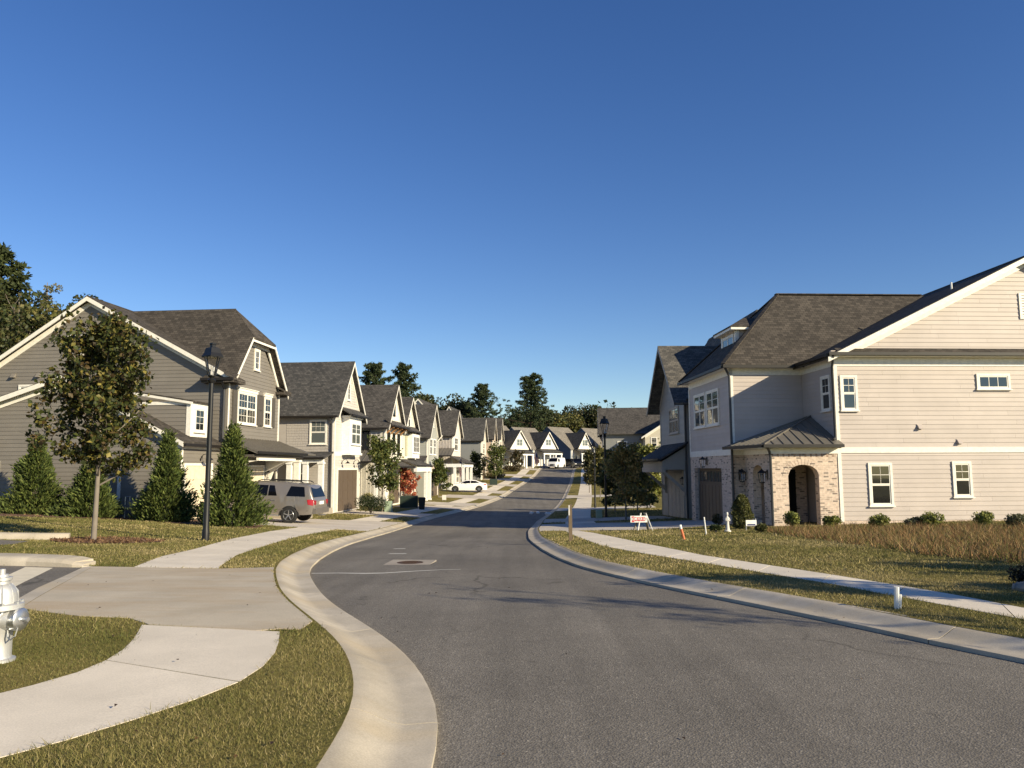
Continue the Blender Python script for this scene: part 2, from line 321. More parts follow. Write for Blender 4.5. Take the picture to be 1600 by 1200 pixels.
def raw_mesh(name, V, Fc, mat, tint=None, parent=None, smooth=False):
    """numpy arrays straight into one mesh: V (n,3), Fc (m,k)"""
    V = np.asarray(V, np.float32); Fc = np.asarray(Fc, np.int32); k = Fc.shape[1]
    me = bpy.data.meshes.new(name); me.vertices.add(len(V)); me.vertices.foreach_set('co', V.ravel())
    me.loops.add(Fc.size); me.loops.foreach_set('vertex_index', Fc.ravel())
    me.polygons.add(len(Fc)); me.polygons.foreach_set('loop_start', np.arange(0, Fc.size, k, dtype=np.int32)); me.polygons.foreach_set('loop_total', np.full(len(Fc), k, np.int32))
    me.update(calc_edges=True); me.materials.append(MATS[mat])
    if tint is not None:
        at = me.attributes.new('tint', 'FLOAT_COLOR', 'POINT'); c = np.ones((len(V), 4), np.float32); c[:, :3] = tint; at.data.foreach_set('color', c.ravel())
    if smooth: me.polygons.foreach_set('use_smooth', np.ones(len(Fc), bool))
    o = bpy.data.objects.new(name, me); link(o, parent); return o
def copy_tree(o, parent=None):
    c = o.copy(); COL.objects.link(c); c.parent = parent
    for ch in o.children: copy_tree(ch, c)
    return c

# ------------------------------------------------------------------ ground, road, curbs
def grid_sheet(name, rows, cols_fn, zfn, mat, parent=None):
    V = []; nc = None
    for y in rows:
        xs = cols_fn(y); nc = len(xs); V.append(np.stack([xs, np.full(nc, y), zfn(xs, y)], 1))
    V = np.concatenate(V); nr = len(rows)
    i = np.arange((nr-1)*nc).reshape(nr-1, nc)[:, :-1].ravel()
    Fq = np.stack([i, i+1, i+nc+1, i+nc], 1)
    return raw_mesh(name, V, Fq, mat, parent=parent, smooth=True)
ROWS = np.concatenate([np.arange(-30, 2, 1.), np.arange(2, 40, .3), np.arange(40, 130, 1.), np.arange(130, 245, 1.5), np.array([260, 300, 360, 450, 600, 850])])
OFFS = np.array([0, .2, .5, .9, 1.4, 2, 2.7, 3.5, 4.5, 6, 8, 10, 12, 14, 16, 20, 28, 40, 60, 100, 180, 300, 500])
def wob(x, y): return 0.*(x+y)
gl = grid_sheet('lawn_ground', ROWS, lambda y: xLb(y) + .03 - OFFS, lambda x, y: T(np.minimum(x, xLb(y)), y) + wob(x, y)*np.clip((xLb(y)-x)/2, 0, 1), 'lawn')
tag(gl, kind='structure')
gr = grid_sheet('lawn_ground', ROWS, lambda y: xRb(y) - .03 + OFFS, lambda x, y: T(np.maximum(x, xRb(y)), y) + wob(x, y)*np.clip((x-xRb(y))/2, 0, 1), 'lawn')
tag(gr, kind='structure')
RS = np.linspace(0, 1, 25)
rd = grid_sheet('road', ROWS, lambda y: (xL(y)-.02) + (xR(y)-xL(y)+.04)*RS, lambda x, y: g(y) - .042 + 0*x, 'asphalt'); tag(rd, kind='structure')
PROF = [(0, -.09), (0, -.004), (.03, 0), (.22, -.008), (.30, .008), (.38, .038), (.46, .072), (.53, .098), (.62, CURB), (.67, CURB), (.67, -.1)]
def curb_line(name, ys, xs, s, y0, y1):
    PR = [(o*(CW if s > 0 else CWR)/.62, z if (z <= 0 or s > 0) else z*CURBR/CURB) for o, z in PROF]
    root = empty(name, kind='structure')
    P = np.stack([xs, ys], 1); Tn = np.gradient(P, axis=0); L = np.concatenate([[0], np.cumsum(np.linalg.norm(np.diff(P, axis=0), axis=1))])
    Tn /= np.linalg.norm(Tn, axis=1)[:, None]; Nn = np.stack([-Tn[:, 1], Tn[:, 0]], 1) * s
    a = np.interp(y0, ys, L); end = np.interp(y1, ys, L); ln = 3.05
    while a < end:
        b = a + ln - .012; k = 9 if xs[0] is not None else 9
        t = np.linspace(a, b, k); V = []
        for tt in t:
            c = np.array([np.interp(tt, L, P[:, 0]), np.interp(tt, L, P[:, 1])]); n = unit([np.interp(tt, L, Nn[:, 0]), np.interp(tt, L, Nn[:, 1])])
            for o, z in PR: q = c + n * o; V.append((q[0], q[1], float(g(c[1])) + z))
        m = len(PROF); Fq = [(i*m+j, i*m+j+1, (i+1)*m+j+1, (i+1)*m+j) for i in range(k-1) for j in range(m-1)]
        mb = MB(); mb.add(V, Fq + [tuple(range(m)), tuple(range((k-1)*m, k*m))[::-1]]); mb.build('curb_segment', 'curbc', root, smooth=True)
        a += ln
curb_line('curb', _LY, _LX, 1, -1, 205); curb_line('curb', _RY, _RX, -1, -1, 192)

PAVED = []
def in_poly(px, py, poly):
    ins = np.zeros(px.shape, bool); n = len(poly); j = n - 1
    for i in range(n):
        xi, yi = poly[i]; xj, yj = poly[j]
        c = ((yi > py) != (yj > py)) & (px < (xj-xi)*(py-yi)/((yj-yi) if yj != yi else 1e-9) + xi); ins ^= c; j = i
    return ins
def sheet(name, poly, off, mat, step=.6, parent=None, skirt=.0, kind=None, paved=True):
    """a paved sheet that follows the ground"""
    poly = [(float(p[0]), float(p[1])) for p in poly]
    if paved: PAVED.append(poly)
    pts = []
    for i, p in enumerate(poly):
        q = poly[(i+1) % len(poly)]; n = max(1, int(math.hypot(q[0]-p[0], q[1]-p[1]) / step)); pts += [(p[0]+(q[0]-p[0])*k/n, p[1]+(q[1]-p[1])*k/n) for k in range(n)]
    nb = len(pts); xs = [p[0] for p in pts]; ys = [p[1] for p in pts]
    gx, gy = np.meshgrid(np.arange(min(xs)+step/2, max(xs), step), np.arange(min(ys)+step/2, max(ys), step)); ins = in_poly(gx.ravel(), gy.ravel(), poly)
    allp = [Vector(p) for p in pts] + [Vector((a, b)) for a, b, k in zip(gx.ravel(), gy.ravel(), ins) if k]
    r = geometry.delaunay_2d_cdt(allp, [], [list(range(nb))], 1, 1e-5)
    V = [(p.x, p.y, Tz(p.x, p.y) + off) for p in r[0]]; mb = MB(); mb.add(V, [tuple(f) for f in r[2]])
    if skirt:
        o = [(p[0], p[1], Tz(*p)+off) for p in pts]; lo = [(p[0], p[1], Tz(*p)+off-skirt) for p in pts]
        mb.add(o + lo, [(i, (i+1) % nb, nb+(i+1) % nb, nb+i) for i in range(nb)])
    ob = mb.build(name, mat, parent)
    # keep the top facing up
    me = ob.data
    if sum(p.normal.z * p.area for p in me.polygons) < 0: me.flip_normals()
    return tag(ob, kind=kind)
def resample(P, n):
    P = np.array([(p[0], p[1]) for p in P], float); L = np.concatenate([[0], np.cumsum(np.linalg.norm(np.diff(P, axis=0), axis=1))]); t = np.linspace(0, L[-1], n)
    return np.stack([np.interp(t, L, P[:, 0]), np.interp(t, L, P[:, 1])], 1)
def slab_run(root, A, B, length=1.52, mat='walk', th=.07, off=.004, gap=.008):
    """separate cast slabs between two edges A and B"""
    A0 = resample(A, 120); B0 = resample(B, 120); M = (A0+B0)/2; Ls = np.linalg.norm(np.diff(M, axis=0), axis=1).sum(); n = max(1, round(Ls/length))
    PAVED.append([tuple(p) for p in A0[::7]] + [tuple(p) for p in B0[::-7]])
    L = np.concatenate([[0], np.cumsum(np.linalg.norm(np.diff(M, axis=0), axis=1))])
    def at(t): return np.array([np.interp(t, L, A0[:, 0]), np.interp(t, L, A0[:, 1])]), np.array([np.interp(t, L, B0[:, 0]), np.interp(t, L, B0[:, 1])])
    for i in range(n):
        t0, t1 = Ls*i/n + gap, Ls*(i+1)/n - gap; V = []; k = 5; w = 4
        for tt in np.linspace(t0, t1, k):
            a, b = at(tt)
            for s in np.linspace(0, 1, w): q = a + (b-a)*s; V.append((q[0], q[1], Tz(q[0], q[1]) + off))
        top = len(V); V += [(x, y, z-th) for x, y, z in V]
        Fq = [(i*w+j, i*w+j+1, (i+1)*w+j+1, (i+1)*w+j) for i in range(k-1) for j in range(w-1)]
        ring = [j for j in range(w)] + [r*w+w-1 for r in range(1, k)] + [(k-1)*w+j for j in range(w-2, -1, -1)] + [r*w for r in range(k-2, 0, -1)]
        Fq += [(ring[j], ring[(j+1) % len(ring)], top+ring[(j+1) % len(ring)], top+ring[j]) for j in range(len(ring))]
        mb = MB(); mb.add(V, Fq); ob = mb.build('slab', mat, root)
        if sum(p.normal.z * p.area for p in ob.data.polygons) < 0: ob.data.flip_normals()
def px(*L): return [G(u, v) for u, v in L]

# entrance of the side lane: concrete apron, gutter strip, asphalt lane, crossing bar
apr = [(145, 885.5), (240, 887), (342, 889), (434, 897)]
near = [(520, 989), (470, 984), (437, 983), (400, 986), (320, 981), (232, 976), (217, 971), (200, 966), (125, 963), (75, 957), (32, 951)]
P0 = px(*apr); P1 = px(*near)
ys = np.linspace(P0[-1].y, P1[0].y, 14)
apoly = [(p.x, p.y) for p in P0[:-1]] + [(float(xLb(y)) - .01, float(y)) for y in ys] + [(p.x, p.y) for p in P1[1:]]
sheet('entrance_apron', apoly, .006, 'apron', .5, kind='structure', skirt=.05)
gpoly = px((32, 951), (21, 941), (60, 919), (130, 887), (145.5, 885.4))
sheet('lane_gutter', gpoly, .010, 'curbc', .4, kind='structure')
lane = px((21, 941), (60, 919), (130, 887), (70, 885), (0, 883.5), (-120, 881), (-220, 905), (-120, 985))
sheet('side_lane', lane, .004, 'asphalt', .6, kind='structure')
sheet('crossing_bar', px((40, 886.5), (83, 888), (40, 909), (-25, 945), (-75, 936), (-10, 909)), .008, 'stripe', .5, kind='structure')
# curb of the lane on the far side and the curb of the parking bay behind it
def kerb(name, pts, h, w, mat='curbc', seg=None):
    root = empty(name, kind='structure'); P = [G(u, v) for u, v in pts]
    hs_ = h if isinstance(h, (list, tuple)) else [h]*len(P)
    for a, b, h0, h1 in zip(P[:-1], P[1:], hs_[:-1], hs_[1:]):
        d = unit([b.x-a.x, b.y-a.y]); n = np.array([-d[1], d[0]])
        if n[1] < 0: n = -n
        V = []
        for q, h in ((a, h0), (b, h1)):
            pr = [(0, -.05), (0, h*.55), (.04, h*.9), (.09, h), (w, h), (w, -.05)]
            for o, z in pr: V.append((q.x+n[0]*o, q.y+n[1]*o, Tz(q.x, q.y)+z))
        m = len(pr); mb = MB(); mb.add(V, [(j, j+1, m+j+1, m+j) for j in range(m-1)] + [tuple(range(m)), tuple(range(m, 2*m))[::-1]]); mb.build('curb_segment', mat, root, smooth=True)
    return root
kerb('lane_curb', [(-160, 880), (-60, 882.5), (0, 884), (40, 885), (75, 886), (95, 886.5), (112, 887), (128, 887), (144, 886)], [.15, .15, .15, .145, .14, .125, .09, .05, .01], .5)
kerb('bay_curb', [(-150, 841), (-60, 842), (0, 843), (55, 843.5), (107, 843.5)], .15, .25)
sheet('parking_bay', px((-150, 843), (0, 844), (45, 846), (20, 851), (0, 852), (-150, 853)), .008, 'asphalt', .8, kind='structure')

# sidewalks
wl = empty('sidewalk', kind='structure')
slab_run(wl, px((-130, 1118), (-60, 1100), (0, 1082), (37, 1075), (87, 1062), (140, 1045), (180, 1025), (197, 1012), (212, 995), (222, 976.5)),
         px((-40, 1195), (60, 1170), (150, 1143), (200, 1128), (250, 1111), (300, 1095), (337, 1080), (375, 1065), (400, 1050), (425, 1030), (435, 1008), (437, 987)), 1.9)
slab_run(wl, px((209, 886.3), (250, 870), (300, 859), (365, 841.5), (420, 830.5), (470, 823.5)), px((342, 888.2), (346, 883), (370, 867), (420, 851), (475, 836), (524, 827.5)), 1.5)
wr = empty('sidewalk', kind='structure')
def further(P, d=9.):
    a, b = P[0], P[1]; v = Vector((a.x-b.x, a.y-b.y)).normalized(); return [Vector((a.x+v.x*d, a.y+v.y*d, 0)), Vector((a.x+v.x*d*.5, a.y+v.y*d*.5, 0))] + P
slab_run(wr, further(px((1640, 957), (1600, 951), (1500, 931), (1400, 914), (1300, 898), (1200, 883), (1100, 868), (1000, 848), (930, 833), (880, 826))), further(px((1640, 974), (1600, 968), (1500, 950), (1400, 932), (1300, 912.5), (1200, 896), (1100, 880), (1000, 864), (940, 853), (905, 840), (880, 828))), 1.6)
DRV = []   # (side, y0, y1) driveways crossing the far walks
def far_walk(root, side, y0, y1, v0=1.3, v1=2.85):
    ysA = np.arange(y0, y1+.1, 1.); f = (lambda y, o: float(xLb(y))-o) if side < 0 else (lambda y, o: float(xRb(y))+o)
    slab_run(root, [(f(y, v0), y) for y in ysA], [(f(y, v1), y) for y in ysA], 2.0)
far_walk(wl, -1, 40.5, 165); far_walk(wr, 1, 33, 160, 1.25, 2.8)
def driveway(name, pts, off=.009):
    sheet(name, pts, off, 'drive', .7, kind='structure', skirt=.07)
def drive_across(y0, y1, side, depth, flare=.7):
    f = (lambda y, o: float(xLb(y))-o) if side < 0 else (lambda y, o: float(xRb(y))+o); m = .1
    pts = [(f(y, .02), y) for y in np.linspace(y0-flare, y1+flare, 5)] + [(f(y1, 1.3), y1)] + [(f(y1, depth), y1 + m*-depth*side*-0), (f(y0, depth), y0)] + [(f(y0, 1.3), y0)]
    driveway('driveway', pts)

# manhole with its concrete collar, two painted survey dashes, a chalk line, leaf scraps
def road_pt(u, v):
    p = G(u, v); return p
mh = G(641, 876.5); root = empty('manhole', (mh.x, mh.y, mh.z - .04), R(-4), label='rusty round manhole lid in a pale square concrete collar on the road', cat='manhole')
mb = MB(); n = 28; sq = .46
ring = [(math.cos(2*math.pi*i/n)*.27, math.sin(2*math.pi*i/n)*.27) for i in range(n)]
outer = [(max(-sq, min(sq, math.cos(2*math.pi*i/n)*2)), max(-sq, min(sq, math.sin(2*math.pi*i/n)*2))) for i in range(n)]
mb.add([(x, y, .012) for x, y in ring] + [(x, y, .012) for x, y in outer], [(i, (i+1) % n, n+(i+1) % n, n+i) for i in range(n)])
mb.add([(x, y, .012) for x, y in outer] + [(x, y, -.05) for x, y in outer], [(i, (i+1) % n, n+(i+1) % n, n+i) for i in range(n)]); mb.build('collar', 'pad', root)
mb = MB(); mb.lathe([(.265, -.04), (.265, .012), (.24, .016), (.22, .004), (.21, .012), (0, .014)], 28); lid = mb.build('lid', 'rust', root, smooth=True)
mb = MB()
for i in range(-3, 4): mb.box(-.14, .14, i*.045-.009, i*.045+.009, .010, .02)
mb.build('rib_pattern', 'rust', lid)
for k, (u, v, w) in enumerate([(624, 855, .36), (621, 862.5, .46), (623, 853, .4)][:2]):
    p = G(u, v); mb = MB(); mb.add([(-w/2, -.05, 0), (w/2, -.04, 0), (w/2-.04, .05, 0), (-w/2+.06, .04, 0)], [(0, 1, 2, 3)])
    o = mb.build('survey_mark', 'chalk'); o.location = (p.x, p.y, p.z-.037); tag(o, ['short pale dash on the asphalt, the farther of two beyond the manhole', 'short pale dash on the asphalt just beyond the manhole'][k], 'road mark', 'pale dashes on the road')
pl = [G(u, v) for u, v in [(487, 892.5), (530, 892), (570, 892.6), (600, 892), (650, 889), (690, 887), (720, 886.5)]]; V = []
for i, p in enumerate(pl): w = [.03, .03, .045, .04, .03, .018, .012][i]; V += [(p.x, p.y-w, p.z-.036), (p.x, p.y+w, p.z-.036)]
mb = MB(); mb.add(V, [(2*i, 2*i+2, 2*i+3, 2*i+1) for i in range(len(pl)-1)]); tag(mb.build('chalk_line', 'chalk'), 'thin wavering white chalk line across the road in front of the manhole', 'chalk line')
for k, (u, v) in enumerate([(830, 802.5), (840, 802), (854, 803.5), (858, 803.5)]):
    p = G(u, v); mb = MB(); mb.lathe([(.02, 0), (.13, .03), (.15, .1), (.09, .17), (.02, .2)], 7); mb.box(-.02, .2, -.05, .05, .1, .15)
    o = mb.build('paper_scrap', 'white'); o.location = (p.x, p.y, p.z-.042); o.rotation_euler = (.2, .1*k, k); tag(o, ['leftmost small white scrap on the shaded road', 'second white scrap from the left on the shaded road', 'third white scrap from the left on the shaded road', 'white scrap nearest the right curb on the shaded road'][k], 'litter', 'white scraps on the shaded road')

# ------------------------------------------------------------------ plants
def rand_unit(n):
    v = RNG.normal(size=(n, 3)); return v / np.linalg.norm(v, axis=1)[:, None]
def leaf_faces(C, size, aspect, tint, up=None, updir=.0, parent=None, name='crown', mat='leaf', axis=None):
    """one pointed, slightly folded blade (two triangles) per centre"""
    n = len(C); size = np.broadcast_to(size, (n,)); d = rand_unit(n) if axis is None else axis + rand_unit(n)*.45
    d[:, 2] += updir; d /= np.linalg.norm(d, axis=1)[:, None]
    s = np.cross(d, rand_unit(n)); s /= np.linalg.norm(s, axis=1)[:, None] + 1e-9; nn = np.cross(d, s)
    L = size[:, None]; w = L * aspect * .5
    base = C - d*L*.5; tip = C + d*L*.5; a = C + s*w + nn*w*.35; b = C - s*w + nn*w*.35
    V = np.stack([base, a, tip, b], 1).reshape(-1, 3); i = np.arange(n)*4
    Fq = np.concatenate([np.stack([i, i+1, i+2], 1), np.stack([i, i+2, i+3], 1)])
    return raw_mesh(name, V, Fq, mat, np.repeat(tint, 4, axis=0), parent)
def pick(cols, n, w=None, var=.22):
    cols = np.array(cols); k = RNG.choice(len(cols), n, p=w); return np.clip(cols[k] * (1 + RNG.uniform(-var, var, (n, 1))), 0, 1)
def limb(mb, p, d, length, r, depth, tips, bend=.25, kids=(2, 4), upw=.12, ratio=.62):
    p = np.array(p, float); d = unit(d); pts = [p]; rad = [r]; n = 4
    for i in range(n):
        d = unit(d + RNG.normal(size=3)*bend*.35 + np.array([0, 0, upw])); p = p + d*length/n; pts.append(p); rad.append(r*(1-.62*(i+1)/n))
    mb.tube(pts, rad, 5 if depth < 2 else 7)
    tips += [(q, d, depth) for q in pts[2:]]
    if depth > 0:
        for _ in range(random.randint(*kids)):
            k = random.randint(1, n); dd = unit(d + rand_unit(1)[0]*.85); limb(mb, pts[k], dd, length*ratio*random.uniform(.7, 1.1), rad[k]*.65, depth-1, tips, bend, kids, upw, ratio)
def tree(name, label, base, h, crown_w, crown_base, trunk_r, n_leaf, size, cols, wts=None, cat='tree', group=None, shape='oval', lean=(0, 0), clump=.28, aspect=.75, bark='bark', limbs=14, seed=0, updir=-.15, rmax=None, elev=.25):
    global RNG
    RNG = np.random.default_rng(seed+101); random.seed(seed)
    root = empty(name, base, 0, label=label, cat=cat, group=group)
    mb = MB(); tips = []; hh = h - crown_base
    tr = [np.array([lean[0]*t*h + .03*h*.1*math.sin(5*t), lean[1]*t*h, t*h*.93]) for t in np.linspace(0, 1, 9)]
    mb.tube([tr[0] - [0, 0, .15]] + tr, [trunk_r*1.25] + [trunk_r*(1.08 - .93*t) for t in np.linspace(0, 1, 9)], 10)
    for i in range(limbs):
        t = (crown_base/h) + (i+.5)/limbs*(1-crown_base/h)*.93; k = min(7, int(t*8)); f = t*8-k; p = tr[k]*(1-f)+tr[k+1]*f; a = i*2.4+random.uniform(-.4, .4)
        s = (t*h-crown_base)/hh
        prof = {'oval': math.sin(math.pi*min(1, s*.82+.18))**.7, 'cone': 1-s*.85, 'vase': .45+.75*s if s < .7 else 1.0-1.4*(s-.7)}[shape]
        L = max(.25, crown_w*.5*prof*random.uniform(.75, 1.1)); el = elev+.75*s
        limb(mb, p, (math.cos(a), math.sin(a), el), L, trunk_r*.42*(1-.6*s), 2 if L > .6 else 1, tips, kids=(2, 3))
    mb.build('trunk', bark, root, smooth=True)
    P = np.array([t[0] for t in tips]); k = RNG.integers(0, len(P), n_leaf)
    C = P[k] + RNG.normal(size=(n_leaf, 3))*clump*np.array([1, 1, .8]) * (h/6)**.5
    C = C[C[:, 2] > crown_base*.82]
    if rmax:
        ax = np.array([lean[0]*h*.5, lean[1]*h*.5]); rr = np.linalg.norm(C[:, :2]-ax, axis=1); s_ = np.clip((C[:, 2]-crown_base)/hh, 0, 1); C = C[rr < rmax*(.72+.42*np.sin(math.pi*np.clip(s_*.8+.12, 0, 1)))]
    n = len(C)
    # each clump of leaves leans to one tint
    tint = pick(cols, n, wts)
    leaf_faces(C, RNG.uniform(.7, 1.25, n)*size, aspect, tint, updir=updir, parent=root)
    return root
def conifer(name, label, base, h, w, n, cols, seed=0, group=None, cat='evergreen', squat=1.0, size=.16, lumps=6):
    """dense cone of feathery upright sprays"""
    global RNG
    RNG = np.random.default_rng(seed+900); random.seed(seed)
    root = empty(name, base, 0, label=label, cat=cat, group=group)
    mb = MB(); mb.tube([(0, 0, -.1), (0, 0, h*.5), (.02, .02, h*.95)], [w*.05, w*.035, .01], 8); mb.build('trunk', 'bark', root)
    # boughs: start points on the stem, tips on a lumpy cone
    nb = int(n/28); t = RNG.uniform(0, 1, nb)**1.25 * .99; a = RNG.uniform(0, 2*math.pi, nb)
    prof = (1 - t)**(1.15*squat) * (.86 + .14*np.sin(a*3+seed*2.1+t*5) + .12*np.sin(a*2-t*9+seed)) * (1 - .2*np.exp(-t*14)) + .02
    rr = w/2*prof*RNG.uniform(.72, 1.08, nb); tip = np.stack([np.cos(a)*rr, np.sin(a)*rr, t*h + .06*h*RNG.uniform(0, 1, nb)], 1)
    C = []; A = []; bt = []
    shade = RNG.uniform(.75, 1.2, nb)
    for i in range(nb):
        m = 28; s = RNG.uniform(.25, 1, m)**.6; p = np.stack([np.cos(a[i])*rr[i]*s, np.sin(a[i])*rr[i]*s, tip[i, 2] - (1-s)*rr[i]*.35], 1) + RNG.normal(size=(m, 3))*size*.55
        C.append(p); A.append(np.tile([np.cos(a[i])*.8, np.sin(a[i])*.8, .75], (m, 1))); bt.append(np.full(m, shade[i]))
    C = np.concatenate(C); A = np.concatenate(A); bt = np.concatenate(bt)
    keep = C[:, 2] > .03; C, A, bt = C[keep], A[keep], bt[keep]; k = len(C)
    tint = np.clip(pick(cols, k) * bt[:, None], 0, 1)
    leaf_faces(C, RNG.uniform(.6, 1.5, k)*size, .34, tint, parent=root, mat='needle', axis=A)
    return root
def pine(name, label, base, h, w, crown_base, seed=0, group=None, cols=None, n_clump=240, blades=26):
    global RNG
    RNG = np.random.default_rng(seed+500); random.seed(seed)
    root = empty(name, base, 0, label=label, cat='pine', group=group)
    mb = MB(); lx, ly = random.uniform(-.02, .02)*h, random.uniform(-.02, .02)*h
    mb.tube([(lx*t, ly*t, h*t-.3*(t == 0)) for t in np.linspace(0, 1, 8)], [h*.014*(1.05-.95*t) for t in np.linspace(0, 1, 8)], 8)
    cl = []; nb = max(14, n_clump//9)
    for i in range(nb):
        s = (i+random.uniform(0, .8))/nb; z = crown_base + (h-crown_base)*s; a = i*2.4+random.uniform(-.5, .5)
        env = (1-s)**.7*(.65+.35*math.sin(math.pi*min(1, s*1.6+.15)))+.1
        L = w*.5*env*random.uniform(.55, 1.15); el = .05+.55*s
        p = np.array([lx*z/h, ly*z/h, z]); pts = [p]
        for k in range(4): p = p + np.array([math.cos(a), math.sin(a), el*(.4+.4*k)])*L/4; pts.append(p); a += random.uniform(-.25, .25)
        mb.tube(pts, [h*.003*(1-s*.5), h*.0022, h*.0015, h*.001, .01], 5)
        for k in range(1, 5):
            for _ in range(4): cl.append(pts[k] + RNG.normal(size=3)*np.array([.6, .6, .34])*L*.3)
    cl.append(np.array([lx, ly, h]))
    mb.build('trunk', 'pinebark', root, smooth=True)
    cl = np.array(cl); sh = RNG.uniform(.7, 1.25, len(cl)); k = np.repeat(np.arange(len(cl)), blades); cr = h*.022*RNG.uniform(.8, 1.3, len(cl))
    d = rand_unit(len(k)); C = cl[k] + d*cr[k][:, None]*RNG.uniform(.25, 1, len(k))[:, None]*np.array([1.2, 1.2, .75])
    tint = np.clip(pick(cols or [(.035, .055, .022), (.05, .07, .028), (.065, .08, .035)], len(k)) * sh[k][:, None], 0, 1)
    leaf_faces(C, RNG.uniform(.7, 1.3, len(k))*h*.021, .42, tint, parent=root, mat='needle', axis=d)
    return root
def broadtree(name, label, base, h, w, seed=0, cols=None, group=None, n=5200, size=.42, gaps=.0, low=.12):
    """far woodland tree: a crown of leaf clumps over real limbs"""
    global RNG
    RNG = np.random.default_rng(seed+300); random.seed(seed)
    root = empty(name, base, 0, label=label, cat='tree', group=group); mb = MB(); tips = []
    mb.tube([(0, 0, -.3), (0, 0, h*.3), (.02*h, 0, h*.6), (.0, .02*h, h*.9)], [h*.022, h*.018, h*.011, .03], 8)
    for i in range(11): z = h*(.22+.6*i/11); a = i*2.4; limb(mb, (0, 0, z), (math.cos(a), math.sin(a), .5), w*.22, h*.006, 1, tips)
    mb.build('trunk', 'bark', root, smooth=True)
    m = 46; u = rand_unit(m); r = RNG.uniform(.45, 1, m)**.5; cc = u*r[:, None]*np.array([w/2*.86, w/2*.86, h*(1-low)/2*.9]) + [0, 0, h*(1+low)/2]
    cc[:, :2] *= (1.1 - .35*((cc[:, 2]-h*low)/(h*(1-low)))[:, None]); crad = RNG.uniform(.10, .2, m)*w*(1-gaps*.4); sh = RNG.uniform(.72, 1.22, m)
    k = RNG.integers(0, m, n); d = rand_unit(n); C = cc[k] + d*crad[k][:, None]*(RNG.uniform(.3, 1, n)**.4)[:, None]*np.array([1, 1, .8])
    tint = np.clip(pick(cols, n) * sh[k][:, None], 0, 1)
    leaf_faces(C, RNG.uniform(.6, 1.4, n)*size, .8, tint, parent=root)
    return root
def bush(name, label, base, h, w, n, size, cols, seed=0, group=None, cat='shrub', kind='round', aspect=.55, mat='leaf', wts=None):
    global RNG
    RNG = np.random.default_rng(seed+700); random.seed(seed)
    root = empty(name, base, 0, label=label, cat=cat, group=group); mb = MB(); ends = []
    ns = 9
    for i in range(ns):
        a = i*2.4; r = w*.38*random.uniform(.3, 1); q = (math.cos(a)*r, math.sin(a)*r, h*random.uniform(.6, .95)); mb.tube([(0, 0, -.05), (q[0]*.35, q[1]*.35, q[2]*.5), q], [.02, .013, .005], 5)
    mb.build('stem', 'bark', root)
    if kind == 'box': C = RNG.uniform(-1, 1, (n, 3)); ax = RNG.integers(0, 3, n); C[np.arange(n), ax] = np.sign(C[np.arange(n), ax])*RNG.uniform(.72, 1, n); C = C*[w/2, w/2*.5, h/2] + [0, 0, h/2]
    elif kind == 'column': t = RNG.uniform(0, 1, n); a = RNG.uniform(0, 2*math.pi, n); r = w/2*np.sin(math.pi*(t*.78+.2))**.6*RNG.uniform(.5, 1.06, n)*(.9+.12*np.sin(3*a+9*t)); C = np.stack([np.cos(a)*r, np.sin(a)*r, t*h], 1)
    else:
        m = 9; cc = rand_unit(m)*np.array([w*.27, w*.27, h*.2]) + [0, 0, h*.55]; k = RNG.integers(0, m, n); C = cc[k] + rand_unit(n)*(RNG.uniform(.3, 1, n)**.5)[:, None]*np.array([w*.28, w*.28, h*.34])
    C = C[C[:, 2] > .02]; k = len(C)
    leaf_faces(C, RNG.uniform(.6, 1.4, k)*size, aspect, pick(cols, k, wts), parent=root, name='foliage', mat=mat, updir=.3)
    return root

